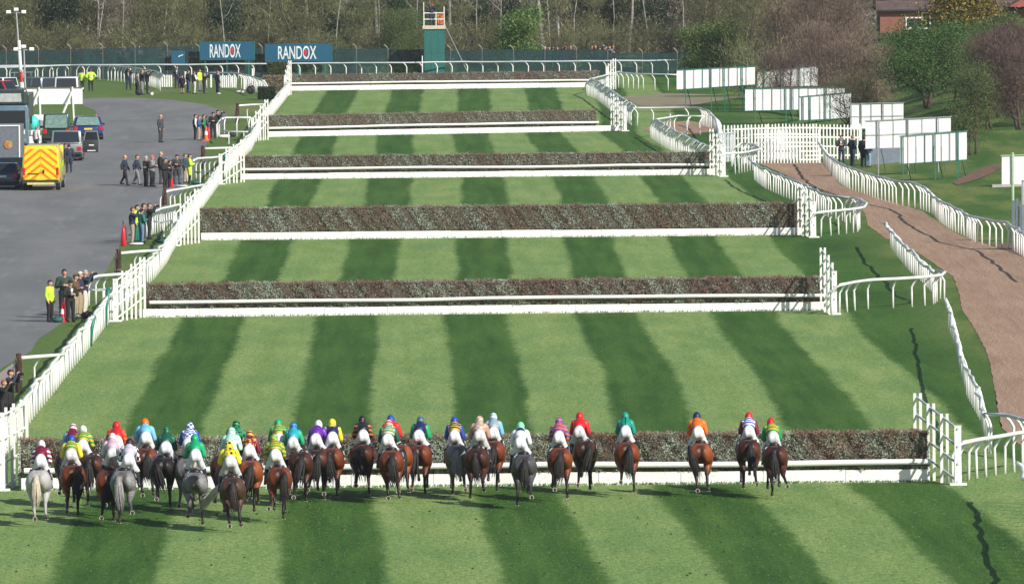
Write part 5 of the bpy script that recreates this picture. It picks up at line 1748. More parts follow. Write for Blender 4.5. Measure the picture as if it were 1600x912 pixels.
def bag(px, py, label, mat, sx=.7, sz=.3):
    t = thing('kit_bag', label, 'bag', G(px, py, 0), random.uniform(-.6, .6), 'kit bags on the ground')
    sx, sz = sx * .72, sz * .8
    MB().ball((0, 0, sz * .5), (sx * .5, .2, sz * .52)).ball((sx * .2, .05, sz * .55), (sx * .3, .18, sz * .5)).build('bag_body', mat, t, smooth=True)
    MB().tube([(-sx * .25, 0, sz * .9), (0, 0, sz * 1.3), (sx * .25, 0, sz * .9)], .02, 6).build('strap', TRIM, t)


DGB = simple('bag_green', (.012, .09, .07), .7)
BKB = simple('bag_black', (.02, .022, .03), .7)
WHB = simple('bag_white', (.6, .6, .58), .6)
bag(90, 504, 'dark green kit bag behind the hi-vis woman', DGB)
bag(137, 497, 'navy kit bag at the pen rail of the second fence', BKB, .8)
bag(122, 497, 'white case lying at the feet of the cream cap man', WHB, .9, .18)
bag(252, 380, 'dark green kit bag behind the rail of the tall third fence', DGB, 1.0, .34)
bag(213, 383, 'white case in front of the tall fence photographers', WHB, 1.1, .16)
bag(307, 289, 'teal bag under the pen rail of the fourth fence', DGB, .9, .34)
bag(283, 292, 'flat white case by the hi-vis coat', WHB, 1.1, .14)
bag(350, 216, 'white and dark kit bag under the fifth pen rail', WHB, 1.3, .3)
bag(362, 214, 'black kit bag next to the white one under the fifth pen rail', BKB, .9, .3)
bag(375, 146, 'pale kit bag on the far grass by the seated dark bag', WHB, 1.0, .3)
bag(392, 147, 'tall black kit bag on the far grass beside the clipped hedge', BKB, 1.0, .8)
bag(217, 149, 'dark bag at the feet of the far photographers', BKB, .8, .6)
bag(237, 150, 'small white container on the far grass', WHB, .35, .35)

# ------------------------------------------------------------------ white screens on the right
SHEET = simple('screen_white', (.84, .85, .86), .5, var=.06, nscale=.9)
GREENS = simple('green_steel', (.01, .16, .12), .5)
BRN = simple('rusty_brown', (.25, .14, .08), .8)
SBLUE = simple('screen_grey', (.16, .20, .25), .6)


def screen(label, px0, yt0, yb0, px1, yt1, yb1, base, n, posts, frame=GREENS, mid=False, braces=True, tops=None):
    """panels between two pixel columns; base = pixel row where the posts meet the ground at the left"""
    a = G(px0, base)
    ym = a.y
    A1, A0 = P(px0, yt0, ym), P(px0, yb0, ym)
    B1, B0 = P(px1, yt1, ym), P(px1, yb1, ym)
    t = thing('screen', label, 'screen', a, 0, 'white screens on posts')
    o = Vector(a)
    for i in range(n):
        f, g = i / n, (i + 1) / n
        q = [A0.lerp(B0, f) - o, A0.lerp(B0, g) - o, A1.lerp(B1, g) - o, A1.lerp(B1, f) - o]
        gap = Vector((.014, 0, 0))
        dy = Vector((0, .06 + .012 * (i % 2), 0))
        MB().quadplate([q[0] + gap + dy, q[1] - gap + dy, q[2] - gap + dy, q[3] + gap + dy], -.03).build('panel', SHEET, t)
        if i:
            MB().beam(q[0] + Vector((0, .01, 0)), q[3] + Vector((0, .01, 0)), .016 if i % 3 else .032, .03).build('seam_batten', (STEEL, BRN, GREENS, TRIM)[(i * 7 + int(px0)) % 4], t)
    fr = MB()
    fr.beam(A1 - o + Vector((-.05, 0, .03)), B1 - o + Vector((.05, 0, .03)), .035, .045)
    fr.build('top_rail', frame, t)
    MB().beam(A0 - o + Vector((-.05, -.01, -.02)), B0 - o + Vector((.05, -.01, -.02)), .03, .04).build('bottom_rail', frame, t)
    if mid:
        MB().beam((A0 + A1) / 2 - o + Vector((0, -.01, 0)), (B0 + B1) / 2 - o + Vector((0, -.01, 0)), .028).build('mid_rail', STEEL, t)
    for px in posts:
        f = (px - px0) / (px1 - px0)
        tp = A1.lerp(B1, f) - o
        gz = gh(tp.x + o.x, o.y) - o.z
        MB().beam((tp.x, -.05, gz - .1), (tp.x, -.05, tp.z + .06), .06).build('post', frame, t)
        if braces:
            MB().beam((tp.x, 0, tp.z * .75), (tp.x + .5, 1.9, gz), .04).build('brace', frame, t)
    return t


screen('longest far white screen left of the rounded bush', 1057, 110, 140, 1180, 104, 132, 176, 9, (1071, 1111, 1132, 1160))
screen('high white screen behind the reddish bare trees', 1183, 112, 137, 1278, 103, 134, 165, 9, (1194, 1222, 1250))
screen('white screen with seven sheets in the middle of the row', 1164, 139, 173, 1320, 137, 170, 195, 11, (1180, 1228, 1239, 1290))
screen('white screen half covered by the thorn bush shadow', 1249, 152, 188, 1330, 145, 184, 196, 5, (1255, 1266, 1290))
screen('square white screen with a mid wire at the end of the paling gate', 1328, 163, 201, 1412, 161, 200, 212, 5, (1330, 1346, 1380), STEEL, True)
screen('large white screen standing behind the green framed one', 1352, 190, 232, 1486, 183, 228, 276, 6, (1372, 1419, 1466), STEEL, True)
t = screen('green framed white screen in front of the large one', 1406, 214, 256, 1511, 205, 249, 284, 8, (1411, 1461, 1497))
screen('white screen at the right edge on a pale green post', 1565, 244, 290, 1622, 242, 288, 291, 3, (1582,), simple('pale_green', (.35, .5, .3), .5), False, False)
# grey cabin wall under the large screen
t = thing('storage_cabin', 'low blue grey cabin wall under the large white screen', 'cabin', G(1380, 256))
MB().box((0, .6, .45), (2.1, 1.0, 1.15)).build('body', SBLUE, t, bevel=.02)
MB().box((0, .1, 1.05), (2.2, .1, .06)).build('roof_edge', WHITE, t)
t = thing('concrete_slab', 'concrete slab at the foot of the right edge screen', 'slab', G(1566, 292))
MB().box((.4, 0, .06), (1.9, .8, .14)).build('slab', simple('concrete', (.4, .38, .35), .9), t)
# grey post bundle at the right edge of the sand track
a = G(1588, 391)
t = thing('gate_posts', 'cluster of grey steel gate posts at the right edge of the picture', 'gate', a)
for i, (x, hgt) in enumerate(((-.12, 2.3), (.06, 2.4), (.24, 2.1), (.42, 2.1))):
    MB().box((x, .1 * (i % 2), hgt / 2), (.13, .12, hgt)).build('post', simple('steel_blue', (.14, .18, .22), .5, .3), t)
for i in range(4):
    MB().box((.75 + i * .22, .1, .95), (.2, .04, 1.9)).build('board', simple('fence_board', (.22, .17, .14), .8), t)
t = thing('tall_pole', 'thin pale green pole rising behind the steel gate posts', 'pole', G(1583, 382))
MB().tube([(0, 0, 0), (0, 0, 4.3)], .07, 8).build('pole', simple('pale_green', (.35, .5, .3), .5), t)
t = thing('frame_panel', 'grey framed panel at the right edge above the gate posts', 'panel', G(1598, 378))
MB().beam((0, 0, 0), (0, 0, 2.9), .08).beam((0, 0, 2.86), (.9, 0, 2.86), .08).build('frame', STEEL, t)
MB().box((.45, .02, 2.0), (.8, .03, 1.6)).build('panel', GREYRAIL, t)


# ------------------------------------------------------------------ paling fence and gate
def paling(name, label, cat, px0, px1, yt, yb, step, rails=3, arch=0.0, gate=False):
    a, b = G(px0, yb, 0), G(px1, yb, 0)
    t = thing(name, label, cat, a, 0)
    L = b.x - a.x
    hgt = (yb - yt) / (FPX / a.y)
    n = int(L / step)
    me = {}
    for i in range(n + 1):
        f = i / n
        h = hgt + arch * math.sin(math.pi * f)
        key = round(h, 2)
        if key not in me:
            me[key] = MB().box((0, 0, h / 2), (.085, .025, h)).add([(-.0425, -.0125, h), (.0425, -.0125, h), (.0425, .0125, h), (-.0425, .0125, h), (0, 0, h + .05)],
                                                                     [(0, 1, 4), (1, 2, 4), (2, 3, 4), (3, 0, 4)]).mesh('slat')
            me[key].materials.append(WHITE)
        obj('slat', me[key], t, (L * f, (b.y - a.y) * f + random.gauss(0, .01), random.gauss(0, .012)), (0, random.gauss(0, .006), 0))
    for k in range(rails):
        z = .18 + (hgt - .42) * k / (rails - 1)
        if arch:
            for j in range(6):
                f, g = j / 6, (j + 1) / 6
                MB().beam((L * f, .045, z + arch * math.sin(math.pi * f) * (k / (rails - 1))), (L * g, .045, z + arch * math.sin(math.pi * g) * (k / (rails - 1))), .05, .1).build('rail', WHITE, t)
        else:
            MB().beam((0, .045 + 0, z), (L, .045 + b.y - a.y, z), .05, .1).build('rail', WHITE, t)
    m = 2 if gate else max(2, int(L / 2.6))
    for k in range(m + 1):
        MB().box((L * k / m, .12, hgt / 2 + .04), (.10, .10, hgt + .05)).build('post', WHITE, t)
    if gate:
        MB().beam((.1, .08, .25), (L / 2, .08, hgt - .3), .06, .09).build('brace', WHITE, t)
        MB().box((L / 2 + .03, -.03, 1.0), (.05, .05, .3)).build('latch', TRIM, t)
    return t


paling('paling_gate', 'white paling double gate across the end of the sand track', 'gate', 1160, 1281, 205, 255, .185, 4, .06, True)
paling('paling_fence', 'white paling fence running behind the gate towards the screens', 'fence', 1127, 1346, 197, 249, .20, 4, .10)
a = G(1125, 254, 0)
t = thing('side_gate', 'narrow shaded gate of upright bars beside the paling gate', 'gate', a)
for i in range(6):
    MB().box((i * .17, i * .5, .85), (.12, .03, 1.7)).build('bar', GREYRAIL, t)
MB().beam((-.1, -.1, 1.68), (1.0, 2.7, 1.72), .07).build('top_bar', GREYRAIL, t)
running_rail('small curved rail loop in front of the narrow shaded gate', [(1132, 240), (1160, 239), (1188, 233), (1180, 226), (1158, 224), (1152, 228)], 1, 1.2, top_given=True, wave=.01, r=.04)

# ------------------------------------------------------------------ green mesh fence, boards, tower
def mesh_material():
    m, nt, b = newmat('green_mesh')
    tc = N(nt, 'ShaderNodeTexCoord')
    f = noise(nt, tc.outputs['Object'], .9, 4, .6, (1, 1, .4))
    nt.links.new(mixcol(nt, maprange(nt, f, .3, .7), lin((.004, .028, .032)), lin((.006, .050, .053))), b.inputs['Base Color'])
    b.inputs['Roughness'].default_value = .7
    tr = N(nt, 'ShaderNodeBsdfTransparent')
    mx = N(nt, 'ShaderNodeMixShader')
    g = noise(nt, tc.outputs['Object'], 2.5, 3, .6)
    nt.links.new(maprange(nt, g, .35, .65, .88, .45), mx.inputs[0])
    nt.links.new(tr.outputs[0], mx.inputs[1])
    nt.links.new(b.outputs[0], mx.inputs[2])
    nt.links.new(mx.outputs[0], nt.nodes['Material Output'].inputs[0])
    return m


MESHM = mesh_material()
CONC = simple('concrete_post', (.22, .20, .17), .85)
FY = 926.0
def mesh_fence(label, px0, px1, top0, top1, y):
    a = P(px0, 118, y)
    a.z = 0
    n = int(abs(px1 - px0) * y / FPX / 2.5)
    t = thing('mesh_fence', label, 'fence', a, 0)
    for i in range(n):
        x0 = (px1 - px0) * i / n * y / FPX
        x1 = (px1 - px0) * (i + 1) / n * y / FPX
        hh = P(px0, top0 + (top1 - top0) * i / n, y).z + random.gauss(0, .02)
        MB().box(((x0 + x1) / 2, 0, hh / 2), (x1 - x0 - .04, .02, hh)).build('mesh_panel', MESHM, t)
        MB().tube([(x0, .05, 0), (x0, .05, hh + .05), (x0 - .1, -.0, hh + .22), (x0 - .32, -.02, hh + .42)], .055, 6).build('post', CONC, t)
    return t


mesh_fence('green windbreak mesh fence behind the far left grass', -40, 312, 80, 75, FY)
mesh_fence('green mesh fence behind the farthest jump fence', 312, 950, 76, 84, FY)
mesh_fence('green mesh fence continuing behind the right rails to the screens', 950, 1330, 84, 84, FY + 3)
BOARDB = simple('board_blue', (.006, .085, .155), .45, var=.06)
LETW = simple('letter_white', (.62, .68, .72), .5)
LETR = simple('letter_red', (.50, .02, .03), .5)
for (x0, x1, y0, y1, w) in ((312, 397, 65, 94.5, 'left'), (414, 518, 68, 97, 'right')):
    d = FY - 1.0
    A, B = P(x0, y1, d), P(x1, y0, d)
    t = thing('advertising_board', '%s of two blue boards lettered RANDOX on the mesh fence' % w, 'advertising board', (A.x, A.y, 0), 0, 'blue boards lettered RANDOX')
    Wd, z0, z1 = B.x - A.x, A.z, B.z
    MB().box((Wd / 2, 0, (z0 + z1) / 2), (Wd, .06, z1 - z0)).build('board', BOARDB, t)
    MB().box((Wd + .03, 0, (z0 + z1) / 2), (.05, .1, z1 - z0 + .06)).build('edge', GREENS, t)
    for f in (.1, .5, .9):
        MB().beam((Wd * f, .1, 0), (Wd * f, .1, z1 - .1), .08).build('leg', GREENS, t)
    cu = bpy.data.curves.new('lettering', 'FONT')
    cu.body = 'RANDOX'
    cu.size = 1.0
    cu.extrude = .006
    cu.offset = .012
    cu.align_x, cu.align_y = 'CENTER', 'CENTER'
    tmp = bpy.data.objects.new('tmp', cu)
    COL.objects.link(tmp)
    dg = bpy.context.evaluated_depsgraph_get()
    me = bpy.data.meshes.new_from_object(tmp.evaluated_get(dg))
    me.name = 'lettering'
    bpy.data.objects.remove(tmp)
    xs = [v.co.x for v in me.vertices]
    ys = [v.co.y for v in me.vertices]
    wx, hx_ = max(xs) - min(xs), max(ys) - min(ys)
    tw = Wd * (.575 if w == 'right' else .565)
    th = (z1 - z0) * .74
    me.transform(Matrix.Translation((-(max(xs) + min(xs)) / 2, -(max(ys) + min(ys)) / 2, 0)))
    me.transform(Matrix.Diagonal((tw / wx, th / hx_, 1, 1)))
    me.transform(Matrix.Rotation(math.pi / 2, 4, 'X'))
    me.materials.clear()
    me.materials.append(LETW)
    cx = Wd * (.47 if w == 'left' else .485)
    obj('lettering', me, t, (cx, -.045, (z0 + z1) / 2))
    # the red drop inside the O (fifth letter)
    ox = cx + tw * .205
    MB().ball((ox, -.05, (z0 + z1) / 2), (tw * .045, .02, th * .27), nu=14, nv=8).build('red_drop', LETR, t)
t = thing('advertising_board', 'narrow blue board with a white mark at the left of the RANDOX boards', 'advertising board', (P(268, 94, FY - .6).x, FY - .6, 0))
MB().box((.55, 0, 1.7), (1.1, .05, 1.1)).build('board', BOARDB, t)
MB().tube([(.55, -.04, 1.75), (.75, -.04, 1.85), (.95, -.04, 1.9)], .05, 6).build('white_mark', LETW, t)

# observation tower
d = 923.0
A, B, C = P(663, 112, d), P(694, 40, d), P(694, 46, d)
t = thing('observation_tower', 'dark green clad tower with a railed platform in front of the wood', 'tower', (A.x, A.y, 0))
Wd = B.x - A.x
zp = B.z
TG = simple('tower_green', (.010, .115, .105), .6, var=.15)
for i in range(3):
    for j in range(2):
        MB().box((Wd * (i + .5) / 3, 0, (zp - .3) * (j + .5) / 2), (Wd / 3 - .015, .06, (zp - .3) / 2 - .015)).build('cladding_panel', TG, t)
for s in (0, 1):
    MB().box((s * Wd, 1.0, (zp - .3) / 2), (.06, 2.0, zp - .3)).build('side_panel', TG, t)
MB().box((Wd / 2, 1.0, zp - .15), (Wd + .2, 2.3, .28)).build('platform', simple('platform_pale', (.55, .48, .40), .7), t)
rl = MB()
for z in (.5, 1.0):
    rl.beam((0, -.05, zp + z), (Wd, -.05, zp + z), .03).beam((0, 2.0, zp + z), (Wd, 2.0, zp + z), .045).beam((0, -.05, zp + z), (0, 2, zp + z), .045).beam((Wd, -.05, zp + z), (Wd, 2, zp + z), .045)
rl.build('guard_rail', WHITE2, t)
for x in (0, Wd * .6, Wd):
    for y in (-.05, 2.0):
        MB().beam((x, y, zp), (x, y, zp + (1.9 if x == 0 and y < 0 else 1.5 if x == Wd else 1.05)), .055).build('guard_post', WHITE2, t)
MB().beam((Wd, 0, zp + .15), (Wd + 2.05, -.3, 0), .06).build('stay', STEEL, t)
MB().box((Wd * .8, .5, zp + .74), (.5, .35, .28)).box((Wd * .8, .5, zp + .3), (.4, .3, .4)).build('orange_cover', simple('orange_cover', (.72, .17, .03), .6), t, bevel=.02)
person(0, 0, 'person in navy coat and red cap on the tower platform', NAVY, NAVY, 'photo', -150, 1.72, hat=(.6, .02, .03), at=Vector((A.x + Wd * .38, A.y + .8, zp)))
t = thing('marker_pole', 'thin white pole standing left of the green tower', 'pole', (P(660, 112, 921).x, 921, 0))
MB().tube([(0, 0, 0), (0, 0, 1.75)], .05, 7).build('pole', WHITE2, t)
t = thing('street_lamp', 'slim white lamp post among the trees behind the right part of the fence', 'lamp post', (P(873, 80, 960).x, 960, gh(0, 960)))
MB().tube([(0, 0, 0), (0, 0, P(873, 27, 960).z - .9)], .075, 7).build('pole', WHITE2, t)
MB().box((0, -.1, P(873, 27, 960).z - .9), (.12, .35, .08)).build('lamp_head', WHITE2, t)

# clipped hedges by the far left wing
HG = leafmat('clipped_leaves', (.06, .085, .02), (.12, .13, .04), transl=.15)
HGD = leafmat('dark_leaves', (.012, .03, .016), (.04, .07, .03), transl=.1)
PALEH = leafmat('pale_brush', (.20, .17, .11), (.30, .25, .17), transl=.1)


def clipped(px0, px1, yt, yb, y, dep, mat, label, core=(.03, .045, .015), n=2600):
    d_ = G((px0 + px1) / 2, yb, 0)
    w = (px1 - px0) / (FPX / d_.y)
    h = (yb - yt) / (FPX / d_.y)
    t = thing('clipped_hedge', label, 'hedge', (G(px0, yb, 0).x, d_.y, 0), 0)
    MB().box((w / 2, dep / 2, h / 2 - .05), (w - .14, dep - .14, h - .1)).build('core', simple('hedge_core' + label[:6], core, .95, nscale=6, var=.4), t, bevel=.06)
    fx = RNG.random((n, 3))
    side = RNG.integers(0, 4, n)
    c = np.stack([fx[:, 0] * w, fx[:, 1] * dep, fx[:, 2] * h], 1)
    c[side == 0, 1] = 0.02
    c[side == 1, 2] = h - .05
    c[side == 2, 0] = 0.03
    c[side == 3, 0] = w - .03
    dd = RNG.normal(0, 1, (n, 3)) + np.array([0, -.7, .5])
    o = obj('leaves', leaves_mesh('leaves', c, dd, RNG.uniform(.02, .05, n), RNG.uniform(.08, .18, n), RNG.random(n), mat), t)
    o['kind'] = 'stuff'
    return t


clipped(418, 448, 98, 124, 0, 2.2, HG, 'olive green clipped hedge block beside the farthest left wing')
clipped(410, 419, 99, 121, 0, .8, HGD, 'narrow dark clipped bush left of the olive hedge block')
clipped(411, 441, 119, 142, 0, 1.6, PALEH, 'pale dry brush stack in front of the olive hedge block', (.16, .13, .085))
clipped(404, 429, 137, 156, 0, 1.8, HGD, 'low dark hedge block nearest the road bend')


# ------------------------------------------------------------------ houses on the bank
BRICK = MATS.get('brick')


def brick_material():
    m, nt, b = newmat('brickwork')
    tc = N(nt, 'ShaderNodeTexCoord')
    mp = N(nt, 'ShaderNodeMapping')
    nt.links.new(tc.outputs['Object'], mp.inputs[0])
    mp.inputs['Rotation'].default_value = (math.pi / 2, 0, 0)
    br = N(nt, 'ShaderNodeTexBrick')
    nt.links.new(mp.outputs[0], br.inputs[0])
    br.inputs['Color1'].default_value = (.28, .075, .045, 1)
    br.inputs['Color2'].default_value = (.21, .055, .035, 1)
    br.inputs['Mortar'].default_value = (.25, .2, .17, 1)
    br.inputs['Scale'].default_value = 4.4
    nt.links.new(br.outputs[0], b.inputs['Base Color'])
    b.inputs['Roughness'].default_value = .85
    return m


def tile_material():
    m, nt, b = newmat('roof_tiles')
    tc = N(nt, 'ShaderNodeTexCoord')
    f = noise(nt, tc.outputs['Object'], 1.4, 4, .6)
    nt.links.new(mixcol(nt, maprange(nt, f, .3, .7), lin((.075, .05, .045)), lin((.13, .09, .08))), b.inputs['Base Color'])
    b.inputs['Roughness'].default_value = .8
    return m


BR, TL = brick_material(), tile_material()


def house(label, px0, px1, y_eave, d, ground_z, depth=7.0, roof_h=2.6, wins=(), doors=()):
    A, B = P(px0, y_eave, d), P(px1, y_eave, d)
    Wd, ze = B.x - A.x, (A.z + B.z) / 2
    t = thing('brick_house', label, 'house', (A.x, d, ground_z), 0, 'brick houses on the bank')
    h = ze - ground_z
    MB().box((Wd / 2, depth / 2, h / 2), (Wd, depth, h)).build('wall', BR, t)
    # roof of tile courses
    rf = MB().prism([(-.45, h - .05), (depth + .45, h - .05), (depth / 2, h + roof_h)], 'x', -.35, Wd + .35).build('roof', TL, t)
    nc = 12
    slope = Vector((0, depth / 2 + .45, roof_h + .05))
    for k in range(nc):
        p0 = Vector((-.35, -.45, h - .05)) + slope * (k / nc)
        p1 = Vector((Wd + .35, -.45, h - .05)) + slope * (k / nc)
        MB().quadplate([p0 + Vector((0, -.02, .035)), p1 + Vector((0, -.02, .035)), p1 + slope / nc + Vector((0, 0, .01)), p0 + slope / nc + Vector((0, 0, .01))], .03).build('tile_course', TL, rf)
    MB().box((Wd / 2, -.50, h - .06), (Wd + .7, .12, .12)).build('gutter', simple('gutter', (.03, .03, .035), .5), t)
    for (x0, x1, y0, y1) in wins:
        a, b2 = P(x0, y1, d), P(x1, y0, d)
        xa, xb, za, zb = a.x - A.x, b2.x - A.x, a.z - ground_z, b2.z - ground_z
        f = MB()
        f.box(((xa + xb) / 2, -.03, za), (xb - xa + .16, .12, .12)).box(((xa + xb) / 2, -.03, zb), (xb - xa + .16, .12, .1))
        nb = 2 if xb - xa > 1 else 1
        for k in range(nb + 1):
            f.box((xa + (xb - xa) * k / nb, -.03, (za + zb) / 2), (.1, .12, zb - za))
        w = f.build('window', WHITE, t)
        MB().box(((xa + xb) / 2, -.01, (za + zb) / 2), (xb - xa, .04, zb - za)).build('pane', GLASS, w)
        MB().box(((xa + xb) / 2, -.09, za - .1), (xb - xa + .3, .2, .06)).build('sill', WHITE, w)
    for (x0, x1, y0, y1, mt) in doors:
        a, b2 = P(x0, y1, d), P(x1, y0, d)
        xa, xb, za, zb = a.x - A.x, b2.x - A.x, a.z - ground_z, b2.z - ground_z
        MB().box(((xa + xb) / 2, -.04, (za + zb) / 2), (xb - xa, .08, zb - za)).build('door', mt, t)
    return t


gz = gh(34, 950)
HB = simple('door_blue', (.01, .035, .09), .4)
hs = house('brick bungalow with white bay windows left of the golden conifer', 1375, 1530, 15, 950, gz, 8, 2.8, ((1416, 1428, 28, 44), (1428, 1441, 28, 44), (1441, 1453, 20, 44)))
MB().box((.2, 1.0, 2.9), (.7, .7, 2.2)).build('chimney', simple('chimney_dark', (.05, .03, .025), .9), hs)
hs = house('brick bungalow with blue door right of the golden conifer', 1532, 1640, 15, 955, gz, 8, 2.8, (), ((1577, 1589, 17, 42, HB), (1553, 1572, 47, 62, HB)))
MB().box((P(1564, 25, 955).x - P(1532, 15, 955).x, -.08, P(1564, 25, 955).z - gz), (.35, .14, .5)).build('meter_box', WHITE, hs)
bar = MB()
ax = P(1575, 10, 950).x - P(1532, 15, 955).x
zz = P(1575, 12, 950).z - gz
MB().prism([(ax, zz), (ax + 4.2, zz), (ax + 2.6, zz + 1.5)], 'y', -1.8, .2).build('porch_gable', simple('porch_red', (.30, .08, .06), .8), hs)
MB().beam((ax - .2, -1.9, zz - .1), (ax + 2.6, -1.9, zz + 1.55), .14).build('barge_board', simple('gutter', (.03, .03, .035), .5), hs)


# ------------------------------------------------------------------ trees and bushes
BARK = simple('bark_brown', (.085, .06, .045), .9, nscale=5, var=.4)
BIRCH = simple('bark_birch', (.27, .25, .22), .8, nscale=4, var=.4)
TWIG_B = leafmat('twigs_brown', (.085, .070, .056), (.235, .20, .15), (.38, .33, .24), transl=.1, vary=.4)
TWIG_R = leafmat('twigs_reddish', (.10, .066, .052), (.225, .15, .11), (.28, .21, .13), transl=.1)
TWIG_O = leafmat('buds_olive', (.075, .082, .032), (.205, .205, .085), (.31, .29, .13), transl=.2)
LEAF_S = leafmat('leaves_spring', (.055, .115, .022), (.145, .235, .045), (.24, .33, .08), transl=.3)
LEAF_D = leafmat('leaves_evergreen', (.010, .030, .012), (.035, .075, .025), transl=.12)
LEAF_G = leafmat('leaves_golden', (.04, .06, .012), (.42, .34, .028), (.85, .62, .04), transl=.2)
LEAF_M = leafmat('leaves_mid', (.03, .075, .014), (.085, .16, .03), (.15, .23, .05), transl=.28)


TWIG_DR = leafmat('twigs_dark_red', (.045, .026, .026), (.115, .06, .052), (.17, .11, .07), transl=.1)
LEAF_O = leafmat('leaves_olive', (.05, .075, .02), (.13, .165, .05), (.21, .24, .09), transl=.25)


def make_tree(seed, H, spread, trunk_r, bark, leaf, n, lsize, base=.2, twiggy=False, shape='round', stems=1, crown_low=.25, clumps=40, lean=.12):
    """trunk with limbs, and a crown of small leaves or twigs gathered in clumps at the limb ends"""
    rng = random.Random(seed)
    rg = np.random.default_rng(seed)
    tb = MB()
    ends = []
    for s in range(stems):
        x0, y0 = (rng.gauss(0, .25), rng.gauss(0, .25)) if stems > 1 else (0, 0)
        lx, ly = rng.gauss(0, lean), rng.gauss(0, lean)
        if stems > 1:
            lx += (s - (stems - 1) / 2) * .28
        pts = [Vector((x0 + lx * H * q ** 1.2 + rng.gauss(0, .02) * H * q, y0 + ly * H * q, H * q * .92)) for q in (0, .15, .32, .5, .68, .85, 1)]
        tb.tube(pts, [trunk_r * (1 - .85 * q) * (1.25 if q == 0 else 1) for q in (0, .15, .32, .5, .68, .85, 1)], 7)
        nl = max(5, clumps // stems // 3)
        for k in range(nl):
            q = base + (1 - base) * (k + rng.random()) / nl * .95
            i = min(5, int(q * 6))
            o = pts[i].lerp(pts[i + 1], q * 6 - i) if i < 6 else pts[-1]
            a = rng.uniform(0, 2 * math.pi)
            ln = spread * (1.05 - .6 * q if shape != 'cone' else 1.1 * (1.02 - q)) * rng.uniform(.55, 1.1)
            up = rng.uniform(.25, .8) if shape != 'cone' else .05
            e = o + Vector((math.cos(a) * ln, math.sin(a) * ln, ln * up))
            m = o.lerp(e, .5) + Vector((rng.gauss(0, .1), rng.gauss(0, .1), -.06 * ln))
            r0 = trunk_r * (1 - q) * .5 + .02
            tb.tube([o, m, e], [r0, r0 * .6, .012], 5, cap=False)
            ends.append(e)
            ends.append(m)
            for _ in range(2):
                e2 = m + Vector((rng.gauss(0, ln * .4), rng.gauss(0, ln * .4), rng.uniform(.1, .5) * ln))
                tb.tube([m, m.lerp(e2, .5) + Vector((0, 0, .05)), e2], [r0 * .5, r0 * .3, .01], 4, cap=False)
                ends.append(e2)
    trunk_me = tb.mesh('trunk', smooth=True)
    trunk_me.materials.append(bark)
    E = np.array([tuple(e) for e in ends])
    E = E[E[:, 2] > H * crown_low * .5]
    pick = rg.integers(0, len(E), n)
    cl = rg.normal(0, 1, (n, 3)) * np.array([1, 1, .75]) * spread * .24
    c = E[pick] + cl
    c = c[c[:, 2] > .15] if crown_low < .1 else c[c[:, 2] > H * crown_low * .4]
    n = len(c)
    tintc = rg.random(len(E))[pick[:n]] * .5
    if twiggy:
        d = rg.normal(0, .6, (n, 3)) + np.array([0, 0, .75]) + (c - np.array([0, 0, H * .4])) * .12
        me = leaves_mesh('crown', c, d, rg.uniform(.008, .022, n) * lsize, rg.uniform(.25, .7, n) * lsize, np.clip(tintc + rg.random(n) * .55, 0, 1), leaf)
    else:
        d = rg.normal(0, 1, (n, 3))
        me = leaves_mesh('crown', c, d, rg.uniform(.03, .07, n) * lsize, rg.uniform(.10, .22, n) * lsize, np.clip(tintc + rg.random(n) * .55, 0, 1), leaf)
    return trunk_me, me


PROTO = {
    'birch': [make_tree(s, 13, 2.4, .19, BIRCH, TWIG_B, 4200, 1.2, .42, True, crown_low=.5, clumps=34, lean=.05) for s in (1, 2, 3)],
    'bare': [make_tree(s, 12, 3.2, .2, BARK, TWIG_B, 7000, 1.2, .12, True, crown_low=.1, clumps=50) for s in (4, 5, 6)],
    'red': [make_tree(s, 7, 2.6, .13, BARK, TWIG_R, 13000, .8, .12, True, crown_low=.08, clumps=60, stems=2) for s in (7, 8)],
    'olive': [make_tree(s, 8, 2.6, .13, BARK, TWIG_O, 9000, 1.0, .08, True, crown_low=.02, clumps=60, stems=3) for s in (9, 10)],
    'spring': [make_tree(s, 4.4, 2.0, .09, BARK, LEAF_S, 6000, 1.15, .05, False, crown_low=.02, clumps=50, stems=3) for s in (11, 12)],
    'ever': [make_tree(s, 7, 2.0, .15, BARK, LEAF_D, 7500, 1.5, .03, False, crown_low=.0, clumps=60, stems=2) for s in (13, 14)],
    'gold': [make_tree(15, 6.5, 2.7, .2, BARK, LEAF_G, 30000, 1.5, .03, False, 'cone', crown_low=.0, clumps=90, lean=.0)],
    'mid': [make_tree(s, 6.5, 2.6, .13, BARK, LEAF_M, 17000, .8, .15, False, crown_low=.12, clumps=66, stems=2) for s in (16, 17)],
    'darkred': [make_tree(s, 7, 2.8, .15, BARK, TWIG_DR, 15000, .85, .1, True, crown_low=.04, clumps=66, stems=2) for s in (21, 22)],
    'oliveleaf': [make_tree(s, 6.5, 2.4, .12, BARK, LEAF_O, 13000, .75, .12, False, crown_low=.08, clumps=60, stems=2) for s in (23, 24)],
    'scrub': [make_tree(s, 2.6, 1.6, .05, BARK, TWIG_O, 3400, .7, .03, True, crown_low=.0, clumps=40, stems=4) for s in (18, 19)],
}
NAME = {'darkred': 'bare_tree', 'oliveleaf': 'budding_tree', 'birch': 'birch_tree', 'bare': 'bare_tree', 'red': 'bare_tree', 'olive': 'budding_tree', 'spring': 'leafy_bush', 'ever': 'evergreen_tree', 'gold': 'golden_conifer', 'mid': 'leafy_tree', 'scrub': 'thorn_bush'}


